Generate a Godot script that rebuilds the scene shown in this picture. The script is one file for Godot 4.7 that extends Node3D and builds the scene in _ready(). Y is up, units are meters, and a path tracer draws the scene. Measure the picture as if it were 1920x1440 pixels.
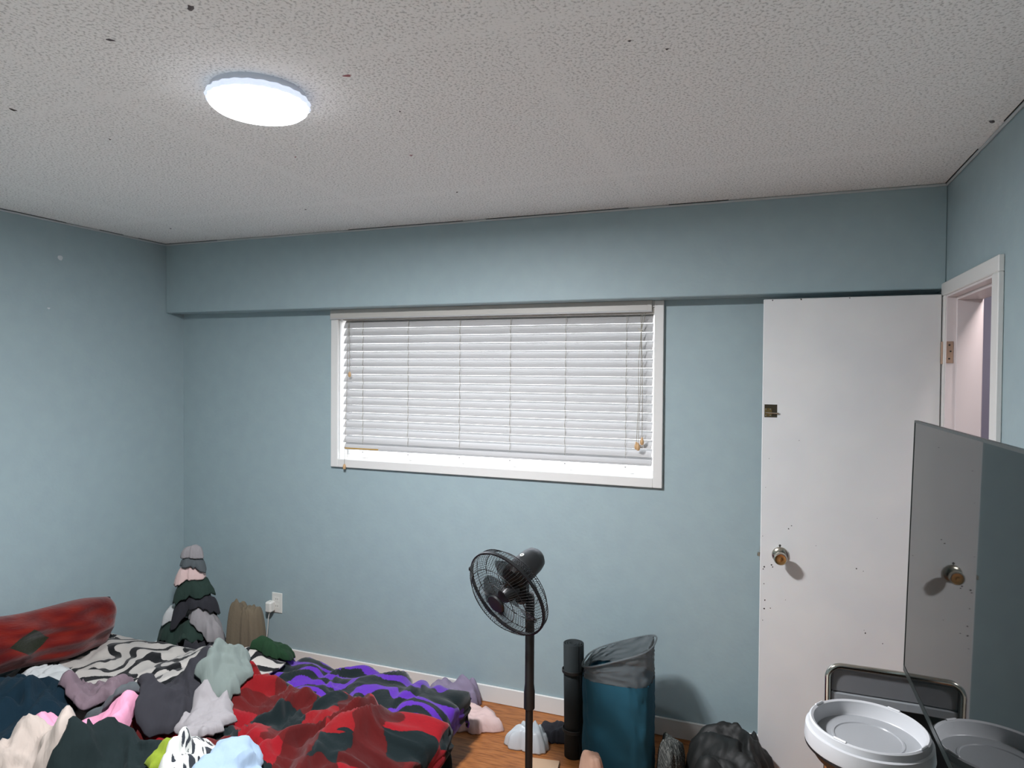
extends Node3D
# A small bedroom seen from beside its right-hand wall: blue-grey walls, a bulkhead over a blind-covered window,
# an open flush door, a stippled ceiling with one flush LED lamp, a low bed heaped with bedding and clothes.

const XL := -3.366
const XR := 0.651
const H := 2.44
const SOFFIT_Y := 2.031
const SOFFIT_Z := 0.13
var M := {}
var used := {}
var noise := FastNoiseLite.new()

func _ready():
	# ---- camera, sky, lights, exposure
	var cam := Camera3D.new()
	cam.name = "camera"
	add_child(cam)
	cam.position = Vector3(0, 1.6931, 3.1982)
	cam.rotation = Vector3(deg_to_rad(-1.0047), deg_to_rad(20.5826), deg_to_rad(0.4364))
	cam.fov = 59.1065
	cam.near = 0.05
	cam.current = true
	var env := Environment.new()
	env.background_mode = Environment.BG_SKY
	var psm := ProceduralSkyMaterial.new()
	psm.sky_top_color = Color(0.90, 0.94, 1.0)
	psm.sky_horizon_color = Color(0.97, 0.98, 1.0)
	psm.ground_bottom_color = Color(0.80, 0.80, 0.80)
	psm.ground_horizon_color = Color(0.88, 0.88, 0.88)
	env.sky = Sky.new()
	env.sky.sky_material = psm
	env.background_energy_multiplier = 7.0
	env.tonemap_mode = Environment.TONE_MAPPER_LINEAR
	env.tonemap_exposure = 1.0
	env.sdfgi_enabled = true
	env.ssao_enabled = true
	env.ssil_enabled = true
	var we := WorldEnvironment.new()
	we.name = "world_environment"
	we.environment = env
	add_child(we)
	ceiling_lamp(Vector3(-1.285, H, 1.725), 0.125, 8.4, Color(0.985, 0.985, 1.0), "ceiling_light", "round flush ceiling lamp with glowing white diffuser", "ceiling light")
	ceiling_lamp(Vector3(0.90, H, 0.44), 0.10, 0.75, Color(1.0, 0.93, 0.92), "hallway_light", "round ceiling lamp in the hallway past the open door", "ceiling light")

	make_materials()
	room()
	window()
	blind()
	door()
	outlet()
	bed()
	clothes()
	corner_pile()
	fan()
	floor_clutter()
	chair_corner()
	marks()

# ------------------------------------------------------------------ helpers: materials
func mat(called: String, c: Color, rough := 0.7, metal := 0.0, opts := {}) -> StandardMaterial3D:
	var m := StandardMaterial3D.new()
	m.resource_name = called
	m.albedo_color = c
	m.roughness = rough
	m.metallic = metal
	for k in opts:
		m.set(k, opts[k])
	M[called] = m
	return m

func c8(r: int, g: int, b: int) -> Color:
	return Color(r / 255.0, g / 255.0, b / 255.0)

func noise_tex(freq: float, size: int, ramp: Array, sd := 1, octaves := 3, kind := FastNoiseLite.TYPE_SIMPLEX_SMOOTH) -> NoiseTexture2D:
	var n := FastNoiseLite.new()
	n.noise_type = kind
	n.frequency = freq
	n.seed = sd
	n.fractal_octaves = octaves
	var t := NoiseTexture2D.new()
	t.width = size
	t.height = size
	t.seamless = true
	t.noise = n
	if ramp.size():
		var g := Gradient.new()
		var off := PackedFloat32Array()
		var col := PackedColorArray()
		for r in ramp:
			off.append(r[0])
			col.append(r[1])
		g.offsets = off
		g.colors = col
		t.color_ramp = g
	return t

func image_tex(w: int, h: int, f: Callable) -> ImageTexture:
	var im := Image.create(w, h, false, Image.FORMAT_RGB8)
	for y in h:
		for x in w:
			im.set_pixel(x, y, f.call(float(x) / w, float(y) / h))
	return ImageTexture.create_from_image(im)

func make_materials():
	noise.noise_type = FastNoiseLite.TYPE_SIMPLEX_SMOOTH
	noise.frequency = 0.02
	noise.fractal_type = FastNoiseLite.FRACTAL_NONE
	noise.seed = 12
	var grain := noise_tex(0.06, 512, [], 3, 4)
	var tri := {"uv1_triplanar": true, "uv1_world_triplanar": true}
	# blue-grey wall paint with faint roller texture
	var wallt := noise_tex(0.012, 512, [[0.0, c8(155, 174, 180)], [1.0, c8(160, 180, 184)]], 11, 4)
	mat("wall_paint", Color.WHITE, 0.55, 0.0, tri.merged({"albedo_texture": wallt, "heightmap_enabled": true, "heightmap_texture": grain, "heightmap_scale": 0.03, "uv1_scale": Vector3.ONE * 1.3}))
	mat("hall_paint", c8(168, 168, 186), 0.6)
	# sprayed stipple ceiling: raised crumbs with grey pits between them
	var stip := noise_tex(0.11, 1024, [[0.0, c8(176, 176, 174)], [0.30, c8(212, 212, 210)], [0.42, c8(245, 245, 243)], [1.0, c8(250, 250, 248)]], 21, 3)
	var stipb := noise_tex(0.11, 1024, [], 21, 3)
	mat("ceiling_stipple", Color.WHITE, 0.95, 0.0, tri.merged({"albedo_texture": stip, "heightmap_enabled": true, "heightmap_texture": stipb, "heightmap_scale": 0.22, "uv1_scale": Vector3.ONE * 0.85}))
	var wood := noise_tex(0.02, 512, [[0.0, c8(120, 70, 34)], [0.5, c8(160, 100, 52)], [1.0, c8(178, 116, 64)]], 5, 5)
	mat("floor_wood", Color.WHITE, 0.45, 0.0, tri.merged({"albedo_texture": wood, "uv1_scale": Vector3(0.8, 1, 6)}))
	mat("white_paint", c8(222, 222, 219), 0.5, 0.0, tri.merged({"heightmap_enabled": true, "heightmap_texture": grain, "heightmap_scale": 0.015, "uv1_scale": Vector3.ONE * 2.0}))
	mat("jamb_paint", c8(228, 220, 220), 0.5)
	var doort := noise_tex(0.006, 512, [[0.0, c8(220, 222, 223)], [1.0, c8(228, 229, 228)]], 31, 3)
	mat("door_paint", Color.WHITE, 0.45, 0.0, tri.merged({"albedo_texture": doort}))
	mat("trim_bead", c8(186, 192, 194), 0.6)
	mat("caulk_dark", c8(44, 48, 50), 0.9)
	mat("slat_white", c8(184, 184, 184), 0.42, 0.0, {"backlight_enabled": true, "backlight": Color(0.06, 0.06, 0.06)})
	mat("valance_white", c8(190, 187, 180), 0.45)
	mat("sill_white", c8(235, 235, 233), 0.5)
	mat("cord", c8(205, 200, 185), 0.8)
	mat("cord_dark", c8(150, 145, 130), 0.8)
	mat("tassel_wood", c8(196, 160, 116), 0.55)
	mat("bare_wood", c8(176, 140, 70), 0.8)
	mat("glass_pane", Color(1, 1, 1, 0.06), 0.02, 0.0, {"transparency": BaseMaterial3D.TRANSPARENCY_ALPHA})
	mat("brass", c8(190, 142, 92), 0.28, 1.0)
	mat("nickel", c8(190, 184, 170), 0.22, 1.0)
	mat("dull_brass", c8(140, 118, 78), 0.4, 1.0)
	mat("mortise_dark", c8(52, 46, 30), 0.85)
	mat("hinge_paint", c8(176, 148, 128), 0.5)
	mat("chip_dark", c8(58, 55, 50), 0.9)
	mat("plate_white", c8(226, 226, 220), 0.35)
	mat("lamp_metal", c8(225, 228, 235), 0.35, 0.2)
	mat("black_plastic", c8(22, 24, 25), 0.42)
	mat("black_wire", c8(14, 16, 17), 0.38)
	mat("blade_smoke", Color(0.05, 0.055, 0.06, 0.5), 0.3, 0.0, {"transparency": BaseMaterial3D.TRANSPARENCY_ALPHA})
	mat("chrome", c8(205, 200, 190), 0.14, 1.0)
	mat("vinyl_grey", c8(118, 120, 124), 0.35)
	mat("vinyl_light", c8(146, 150, 154), 0.4)
	mat("vinyl_black", c8(18, 18, 19), 0.4)
	mat("enamel_black", c8(14, 14, 15), 0.5, 0.0)
	mat("lid_white", c8(208, 210, 213), 0.28, 0.0, {"backlight_enabled": true, "backlight": Color(0.25, 0.25, 0.26)})
	mat("lid_clear", Color(0.80, 0.815, 0.83, 0.5), 0.3, 0.0, {"transparency": BaseMaterial3D.TRANSPARENCY_ALPHA})
	mat("tinted_glass", c8(6, 12, 12), 0.025, 0.0, {"metallic_specular": 0.36})
	mat("tinted_edge", c8(30, 38, 37), 0.35)
	mat("dark_wood", c8(58, 40, 28), 0.5)
	mat("mattress_cloth", c8(232, 232, 230), 0.9)
	fabric("rug_cream", c8(232, 228, 220))
	mat("teal_cloth", c8(20, 80, 100), 0.85)
	mat("net_grey", Color(0.40, 0.43, 0.44, 0.62), 0.9, 0.0, {"transparency": BaseMaterial3D.TRANSPARENCY_ALPHA})
	mat("bag_black", c8(24, 26, 25), 0.6)
	mat("mat_dark", c8(30, 38, 40), 0.85)
	mat("speckle", Color.WHITE, 0.9, 0.0, {"albedo_texture": noise_tex(0.08, 256, [[0.0, c8(24, 26, 26)], [0.5, c8(60, 64, 62)], [1.0, c8(165, 165, 158)]], 8, 2), "uv1_scale": Vector3.ONE * 4.0})
	mat("cardboard", c8(190, 160, 132), 0.9)
	mat("bag_white", c8(196, 202, 206), 0.35, 0.0, {"backlight_enabled": true, "backlight": Color(0.2, 0.2, 0.2)})
	fabric("pale_pink", c8(214, 188, 184))
	fabric("lavender_cloth", c8(138, 128, 150))
	fabric("peach_cloth", c8(208, 168, 146))
	fabric("navy_cloth", c8(18, 38, 50))
	fabric("cream_plush", c8(184, 172, 163))
	fabric("pink_plush", c8(226, 158, 186))
	fabric("dark_cloth", c8(28, 38, 39))
	fabric("charcoal_cloth", c8(52, 52, 57))
	fabric("grey_cloth", c8(88, 94, 97))
	fabric("pale_grey_cloth", c8(150, 147, 149))
	fabric("white_cloth", c8(190, 193, 193))
	fabric("blue_cloth", c8(150, 172, 194))
	fabric("mint_cloth", c8(116, 127, 123))
	fabric("mauve_cloth", c8(120, 104, 112))
	fabric("green_cloth", c8(46, 62, 56))
	fabric("olive_cloth", c8(108, 98, 82))
	fabric("lime_cloth", c8(128, 146, 48))
	fabric("bottle_green", c8(34, 60, 40))
	fabric("yellow_cloth", c8(206, 190, 96))
	# patchwork velvet: red, maroon and near-black squares
	var reds := [c8(136, 20, 29), c8(82, 20, 20), c8(74, 18, 18), c8(20, 31, 33), c8(128, 22, 27), c8(90, 22, 22)]
	var order := [0, 1, 3, 2, 5, 4, 3, 1, 2, 0, 5, 3, 1, 0, 2, 3, 4, 5, 1, 3, 2, 0, 5, 1, 3, 4, 1, 2, 0, 3, 5, 2, 4, 1, 3, 0]
	fabric("patchwork", Color.WHITE, 0.3, image_tex(384, 384, func(u, v):
		var wob := noise.get_noise_2d(u * 260.0, v * 260.0) * 0.04
		var i := int(floor((u + wob) * 6.0))
		var j := int(floor((v - wob) * 6.0))
		var c: Color = reds[order[posmod(i, 6) + 6 * posmod(j, 6)]]
		return c.lerp(Color.BLACK, 0.10 * absf(noise.get_noise_2d(u * 9000.0, v * 9000.0)))))
	fabric("patchwork_pillow", Color.WHITE, 0.6, image_tex(256, 256, func(u, v):
		var a := absf(u - 0.60) * 1.0 + absf(v - 0.5) * 0.55
		var c := c8(112, 26, 16).lerp(c8(92, 16, 14), 0.5 + noise.get_noise_2d(u * 300.0, v * 300.0))
		return c8(30, 34, 20) if a < 0.12 else c))
	# tiger-stripe purple and zebra-stripe white fleeces
	fabric("purple_stripe", Color.WHITE, 0.5, image_tex(384, 384, func(u, v):
		var w := noise.get_noise_2d(u * 110.0, v * 150.0) * 0.9 + noise.get_noise_2d(u * 420.0 + 90.0, v * 420.0) * 0.22
		return c8(88, 44, 160) if sin((v * 10.0 + u * 1.5 + w) * TAU) > 0.05 else c8(24, 34, 36)))
	fabric("zebra_stripe", Color.WHITE, 0.5, image_tex(384, 384, func(u, v):
		var w := noise.get_noise_2d(u * 150.0 + 40.0, v * 150.0) * 1.0 + noise.get_noise_2d(u * 420.0, v * 420.0 + 70.0) * 0.2
		return c8(24, 26, 28) if sin((u * 4.5 + v * 4.0 + w) * TAU) > 0.35 else c8(186, 182, 176)))
	# white cotton printed with dark leaf sprays
	fabric("leaf_print", Color.WHITE, 0.3, image_tex(256, 256, func(u, v):
		var n := noise.get_noise_2d(u * 420.0, v * 420.0)
		var s := sin((u * 38.0 + noise.get_noise_2d(u * 200.0, v * 200.0) * 9.0) + v * 22.0)
		return c8(46, 50, 56) if n > 0.12 and s > -0.2 else (c8(190, 192, 186) if n > 0.0 else c8(216, 218, 214))))

func fabric(called: String, c: Color, sheen := 0.35, tex: Texture2D = null):
	if not M.has("_weave"):
		M["_weave"] = noise_tex(0.09, 256, [], 77, 3)
	var m := mat(called, c, 0.95, 0.0, {"rim_enabled": true, "rim": sheen, "rim_tint": 0.6, "heightmap_enabled": true, "heightmap_texture": M["_weave"], "heightmap_scale": 0.12, "metallic_specular": 0.25})
	if tex:
		m.albedo_texture = tex

# ------------------------------------------------------------------ helpers: nodes
func numbered(called: String) -> String:
	if not used.has(called):
		used[called] = 0
		return called
	used[called] += 1
	return "%s_%03d" % [called, used[called]]

func thing(called: String, label: String, category: String, at := Vector3.ZERO, group := "") -> Node3D:
	var o := Node3D.new()
	o.name = numbered(called)
	add_child(o)
	o.position = at
	o.set_meta("label", label)
	o.set_meta("category", category)
	if group:
		o.set_meta("group", group)
	return o

func tag(o: Node3D, label: String, category: String, group := "") -> Node3D:
	o.set_meta("label", label)
	o.set_meta("category", category)
	if group:
		o.set_meta("group", group)
	return o

func structure(called: String, label := "") -> Node3D:
	var o := Node3D.new()
	o.name = called
	add_child(o)
	o.set_meta("kind", "structure")
	if label:
		o.set_meta("label", label)
	return o

func obj(called: String, st: SurfaceTool, m: String, parent: Node = self) -> MeshInstance3D:
	st.generate_normals()
	var o := MeshInstance3D.new()
	o.name = numbered(called) if parent == self else called
	o.mesh = st.commit()
	o.material_override = null
	o.mesh.surface_set_material(0, M[m])
	parent.add_child(o, true)
	return o

func struct(called: String, st: SurfaceTool, m: String, label := "") -> MeshInstance3D:
	var o := obj(called, st, m)
	o.set_meta("kind", "structure")
	if label:
		o.set_meta("label", label)
	return o

# ------------------------------------------------------------------ helpers: shapes
func mb() -> SurfaceTool:
	var st := SurfaceTool.new()
	st.begin(Mesh.PRIMITIVE_TRIANGLES)
	return st

func tri(st: SurfaceTool, a: Vector3, b: Vector3, c: Vector3, n: Vector3):
	if (a - c).cross(a - b).dot(n) < 0.0:
		var t := b
		b = c
		c = t
	st.add_vertex(a)
	st.add_vertex(b)
	st.add_vertex(c)

func quad(st: SurfaceTool, a: Vector3, b: Vector3, c: Vector3, d: Vector3, n: Vector3):
	tri(st, a, b, c, n)
	tri(st, a, c, d, n)

func box(st: SurfaceTool, lo: Vector3, hi: Vector3, ch := 0.0, t := Transform3D()):
	# a box with chamfered edges
	st.set_smooth_group(-1)
	var e := [lo, hi]
	var P := func(sx: int, sy: int, sz: int, k: int) -> Vector3:
		var s := [sx, sy, sz]
		var v := Vector3.ZERO
		for i in 3:
			v[i] = e[s[i]][i]
			if i != k:
				v[i] += ch * (1.0 if s[i] == 0 else -1.0)
		return t * v
	for k in 3:
		for s in 2:
			var n := Vector3.ZERO
			n[k] = 1.0 if s else -1.0
			var q := []
			for ab in [[0, 0], [1, 0], [1, 1], [0, 1]]:
				var sg := [0, 0, 0]
				sg[k] = s
				sg[(k + 1) % 3] = ab[0]
				sg[(k + 2) % 3] = ab[1]
				q.append(P.call(sg[0], sg[1], sg[2], k))
			quad(st, q[0], q[1], q[2], q[3], t.basis * n)
	if ch <= 0.0:
		return
	for k in 3:
		var i := (k + 1) % 3
		var j := (k + 2) % 3
		for si in 2:
			for sj in 2:
				var a := [0, 0, 0]
				a[i] = si
				a[j] = sj
				var b := a.duplicate()
				b[k] = 1
				var n := Vector3.ZERO
				n[i] = 1.0 if si else -1.0
				n[j] = 1.0 if sj else -1.0
				quad(st, P.call(a[0], a[1], a[2], i), P.call(b[0], b[1], b[2], i), P.call(b[0], b[1], b[2], j), P.call(a[0], a[1], a[2], j), t.basis * n)
	for sx in 2:
		for sy in 2:
			for sz in 2:
				tri(st, P.call(sx, sy, sz, 0), P.call(sx, sy, sz, 1), P.call(sx, sy, sz, 2), t.basis * Vector3(sx - 0.5, sy - 0.5, sz - 0.5))

func lathe(st: SurfaceTool, prof: Array, n := 32, t := Transform3D(), wave := 0.0, waves := 0):
	# profile points are (radius, height); it runs up the outside, so the outside is to its right
	var group := 0
	for i in prof.size() - 1:
		var a: Vector2 = prof[i]
		var b: Vector2 = prof[i + 1]
		if i > 0 and absf((b - a).angle_to(a - prof[i - 1])) > 0.7:
			group += 1
		st.set_smooth_group(group)
		for k in n:
			var t0 := TAU * k / n
			var t1 := TAU * (k + 1) / n
			var tm := (t0 + t1) / 2.0
			var w0 := 1.0 + wave * cos(waves * t0)
			var w1 := 1.0 + wave * cos(waves * t1)
			var d0 := Vector3(cos(t0), 0, sin(t0))
			var d1 := Vector3(cos(t1), 0, sin(t1))
			var nn := Vector3(cos(tm), 0, sin(tm)) * (b.y - a.y) + Vector3.UP * (a.x - b.x)
			nn = t.basis * nn
			var p0 := t * (d0 * a.x * w0 + Vector3.UP * a.y)
			var p1 := t * (d1 * a.x * w1 + Vector3.UP * a.y)
			var p2 := t * (d1 * b.x * w1 + Vector3.UP * b.y)
			var p3 := t * (d0 * b.x * w0 + Vector3.UP * b.y)
			if a.x > 1e-6:
				tri(st, p0, p1, p2, nn)
			if b.x > 1e-6:
				tri(st, p0, p2, p3, nn)

func tube(st: SurfaceTool, pts: Array, r: float, n := 8, closed := false, smooth := 0):
	st.set_smooth_group(smooth)
	var m := pts.size()
	var rings := []
	var up := Vector3.UP
	for i in m:
		var a: Vector3 = pts[(i - 1 + m) % m] if closed or i > 0 else pts[i]
		var b: Vector3 = pts[(i + 1) % m] if closed or i < m - 1 else pts[i]
		var d := (b - a).normalized()
		if i == 0:
			up = Vector3.UP if absf(d.y) < 0.9 else Vector3.RIGHT
		var s := d.cross(up).normalized()
		up = s.cross(d).normalized()
		var ring := []
		for k in n:
			var ang := TAU * k / n
			ring.append(pts[i] + (s * cos(ang) + up * sin(ang)) * r)
		rings.append(ring)
	for i in (m if closed else m - 1):
		var ra = rings[i]
		var rb = rings[(i + 1) % m]
		var mid: Vector3 = (pts[i] + pts[(i + 1) % m]) / 2.0
		for k in n:
			var k2 := (k + 1) % n
			quad(st, ra[k], ra[k2], rb[k2], rb[k], (ra[k] + ra[k2] + rb[k2] + rb[k]) / 4.0 - mid)
	if not closed:
		st.set_smooth_group(-1)
		for e in [[0, 1], [m - 1, m - 2]]:
			for k in n:
				tri(st, pts[e[0]], rings[e[0]][k], rings[e[0]][(k + 1) % n], pts[e[0]] - pts[e[1]])

func arc(c: Vector3, u: Vector3, v: Vector3, r: float, a0: float, a1: float, n: int) -> Array:
	var o := []
	for i in n + 1:
		var a := lerpf(a0, a1, float(i) / n)
		o.append(c + (u * cos(a) + v * sin(a)) * r)
	return o

func grid_mesh(st: SurfaceTool, P: Array, UV: Array, nu: int, nv: int, thick: float):
	# a sheet of cloth with a lower side thick below it and closed edges
	st.set_smooth_group(0)
	var N := []
	for j in nv:
		for i in nu:
			var a: Vector3 = P[j * nu + maxi(i - 1, 0)]
			var b: Vector3 = P[j * nu + mini(i + 1, nu - 1)]
			var c: Vector3 = P[maxi(j - 1, 0) * nu + i]
			var d: Vector3 = P[mini(j + 1, nv - 1) * nu + i]
			var nn := (d - c).cross(b - a)
			N.append(nn.normalized() if nn.y >= -0.3 * nn.length() else -nn.normalized())
	var total := nu * nv
	for k in total:
		st.set_uv(UV[k])
		st.add_vertex(P[k])
	for k in total:
		st.set_uv(UV[k])
		st.add_vertex(P[k] - N[k] * thick)
	var p0: Vector3 = P[0]
	var face := func(a: int, b: int, c: int, d: int):
		for x in [a, b, c, a, c, d]:
			st.add_index(x)
	var flip := true
	var nsum := 0.0
	for j in nv - 1:
		for i in nu - 1:
			var a: Vector3 = P[j * nu + i]
			nsum += (a - P[(j + 1) * nu + i]).cross(a - P[j * nu + i + 1]).y
	flip = nsum < 0.0
	for j in nv - 1:
		for i in nu - 1:
			var a := j * nu + i
			var b := a + 1
			var c := a + nu + 1
			var d := a + nu
			if flip:
				face.call(a, d, c, b)
				face.call(total + a, total + b, total + c, total + d)
			else:
				face.call(a, b, c, d)
				face.call(total + a, total + d, total + c, total + b)
	for i in nu - 1:
		for e in [[i, i + 1, flip], [(nv - 1) * nu + i, (nv - 1) * nu + i + 1, not flip]]:
			if e[2]:
				face.call(e[0], e[1], total + e[1], total + e[0])
			else:
				face.call(e[1], e[0], total + e[0], total + e[1])
	for j in nv - 1:
		for e in [[j * nu, (j + 1) * nu, not flip], [j * nu + nu - 1, (j + 1) * nu + nu - 1, flip]]:
			if e[2]:
				face.call(e[0], e[1], total + e[1], total + e[0])
			else:
				face.call(e[1], e[0], total + e[0], total + e[1])

func fold(x: float, z: float, f: float, ang: float, sd: float) -> float:
	# rounded ridges with sharp valleys, longer along one direction
	var u := x * cos(ang) + z * sin(ang)
	var v := -x * sin(ang) + z * cos(ang)
	var wx := noise.get_noise_2d(u * 210.0 + sd, v * 210.0) * 0.10
	var a := noise.get_noise_2d((u + wx) * f * 100.0 + sd * 3.1, (v + wx) * f * 38.0 + sd)
	var b := noise.get_noise_2d((v - wx) * f * 170.0 + sd, (u + wx) * f * 90.0 - sd)
	return (sqrt(a * a + 0.03) - 0.1) * 1.5 * 0.74 + (sqrt(b * b + 0.04) - 0.1) * 1.5 * 0.26

# what already lies on the floor and the bed, as heights on a 15 mm grid, so that each cloth rests on those below it
const SX := -3.42
const SZ := -0.02
const SN := 300
const SM := 145
const STEP := 0.015
var S := PackedFloat32Array()

func surf_start():
	S.resize(SN * SM)
	S.fill(0.0)
	for j in SM:
		for i in SN:
			var x := SX + i * STEP
			var z := SZ + j * STEP
			if x > XL + 0.02 and x < BED_X1 and z > BED_Z0 and z < 1.98:
				S[j * SN + i] = BED_TOP

func surf(x: float, z: float) -> float:
	var i := clampi(int((x - SX) / STEP), 0, SN - 2)
	var j := clampi(int((z - SZ) / STEP), 0, SM - 2)
	var fx := clampf((x - SX) / STEP - i, 0.0, 1.0)
	var fz := clampf((z - SZ) / STEP - j, 0.0, 1.0)
	return lerpf(lerpf(S[j * SN + i], S[j * SN + i + 1], fx), lerpf(S[j * SN + SN + i], S[j * SN + SN + i + 1], fx), fz)

func surf_soft(x: float, z: float, r := 0.045, spread := false) -> float:
	var a := 0.0
	for dx in [-1, 0, 1]:
		for dz in [-1, 0, 1]:
			a += surf(x + dx * r, z + dz * r)
	return a / 9.0 + 0.006 if spread else maxf(a / 9.0, surf(x, z)) + 0.002

func surf_add(p: Vector3):
	var i := int(round((p.x - SX) / STEP))
	var j := int(round((p.z - SZ) / STEP))
	for dj in [-1, 0, 1]:
		for di in [-1, 0, 1]:
			if i + di >= 0 and i + di < SN and j + dj >= 0 and j + dj < SM:
				var k: int = (j + dj) * SN + i + di
				S[k] = maxf(S[k], p.y - (0.0 if di == 0 and dj == 0 else 0.004))

func heap(called: String, m: String, outline: Array, height: float, opts := {}) -> MeshInstance3D:
	# a crumpled garment: closed, its outline smoothed and wavy, its top a dome broken by folds
	var nt: int = opts.get("nt", 72)
	var nr: int = opts.get("nr", 20)
	var sd: float = opts.get("seed", float(called.length()) * 7.0 + outline[0].x * 50.0)
	var f: float = opts.get("f", 4.2)
	var rough: float = opts.get("rough", 0.5)
	var c := Vector2.ZERO
	for p in outline:
		c += p
	c /= outline.size()
	var R := PackedFloat32Array()
	R.resize(nt)
	for k in nt:
		var dir := Vector2.from_angle(TAU * k / nt)
		var best := 0.05
		for i in outline.size():
			var hit = Geometry2D.segment_intersects_segment(c, c + dir * 9.0, outline[i], outline[(i + 1) % outline.size()])
			if hit != null:
				best = maxf(best, c.distance_to(hit))
		R[k] = best
	for pass_n in 3:
		var S := R.duplicate()
		for k in nt:
			R[k] = S[k] * 0.5 + (S[(k + 1) % nt] + S[(k - 1 + nt) % nt]) * 0.25
	var P := []
	var Q := []
	var base := 9.0
	for j in nr + 1:
		var s := float(j) / nr
		for k in nt:
			var ang := TAU * k / nt
			var r := R[k] * s * (1.0 + (0.20 * noise.get_noise_2d(cos(ang) * 60.0 + sd, sin(ang) * 60.0) + 0.10 * noise.get_noise_2d(cos(ang) * 170.0, sin(ang) * 170.0 + sd)) * s)
			var q := c + Vector2.from_angle(ang) * r
			var dome := pow(maxf(1.0 - pow(s, opts.get("power", 4.0)), 0.0), 0.55)
			var fl := fold(q.x, q.y, f, opts.get("ang", sd), sd)
			var low := 0.002 if opts.has("floor") else surf_soft(q.x, q.y)
			var y: float = low + height * dome * (1.1 - rough + rough * fl) + 0.006
			base = minf(base, low)
			P.append(Vector3(q.x, y, q.y))
			Q.append(Vector3(q.x, low, q.y))
	var st := mb()
	st.set_smooth_group(0)
	var k_uv: float = opts.get("uv", 2.2)
	var o3 := Vector3(c.x, base, c.y)
	for p in P:
		st.set_uv(Vector2(p.x + 0.6 * (p.y - base), p.z + 0.6 * (p.y - base)) * k_uv)
		st.add_vertex(p - o3)
	for p in Q:
		st.set_uv(Vector2(p.x, p.z) * k_uv)
		st.add_vertex(p - o3)
	var half := (nr + 1) * nt
	for j in nr:
		for k in nt:
			var a := j * nt + k
			var b := j * nt + (k + 1) % nt
			for x in [a, a + nt, b, b, a + nt, b + nt]:
				st.add_index(x)
			for x in [half + a, half + b, half + a + nt, half + b, half + b + nt, half + a + nt]:
				st.add_index(x)
	for k in nt:
		var a := nr * nt + k
		var b := nr * nt + (k + 1) % nt
		for x in [a, half + a, b, b, half + a, half + b]:
			st.add_index(x)
	for p in P:
		surf_add(p)
	var parent: Node = opts.get("parent", self)
	var o := obj(called, st, m, parent)
	o.position = o3
	return o

func poly(x: float, z: float, rx: float, rz: float, ang := 0.0, sd := 0.0, n := 9) -> Array:
	var o := []
	for i in n:
		var a := TAU * i / n
		var w := 1.0 + 0.18 * sin(a * 3.0 + sd) + 0.10 * sin(a * 5.0 + sd * 2.0)
		o.append(Vector2(x, z) + Vector2(cos(a) * rx * w, sin(a) * rz * w).rotated(ang))
	return o

func pillow(called: String, m: String, size: Vector3, parent: Node) -> MeshInstance3D:
	# a stuffed cushion standing on edge: x is thickness, y height, z length
	var st := mb()
	st.set_smooth_group(0)
	var n := 28
	for side in 2:
		var sg := 1.0 if side else -1.0
		for j in n + 1:
			for i in n + 1:
				var u := 2.0 * i / n - 1.0
				var v := 2.0 * j / n - 1.0
				var t := pow(maxf((1.0 - pow(absf(u), 3.0)) * (1.0 - pow(absf(v), 3.0)), 0.0), 0.55)
				var pinch := 1.0 - 0.07 * (u * u * v * v) - 0.05 * (1.0 - absf(u * v)) * maxf(absf(u), absf(v)) * 0.6
				var dent := 0.32 * noise.get_noise_2d(u * 70.0 + 11.0, v * 70.0 + sg * 31.0)
				pinch *= 1.0 + 0.10 * noise.get_noise_2d(u * 55.0, 7.0 + signf(v) * 20.0) * absf(v)
				st.set_uv(Vector2(u * 0.5 + 0.5, 0.5 - v * 0.5))
				st.add_vertex(Vector3(sg * size.x * 0.5 * t * (1.0 + dent), v * size.y * 0.5 * pinch, u * size.z * 0.5 * pinch))
		for j in n:
			for i in n:
				var a := side * (n + 1) * (n + 1) + j * (n + 1) + i
				var q := [a, a + 1, a + n + 2, a, a + n + 2, a + n + 1]
				if side == 0:
					q = [a, a + n + 2, a + 1, a, a + n + 1, a + n + 2]
				for x in q:
					st.add_index(x)
	return obj(called, st, m, parent)

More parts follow.
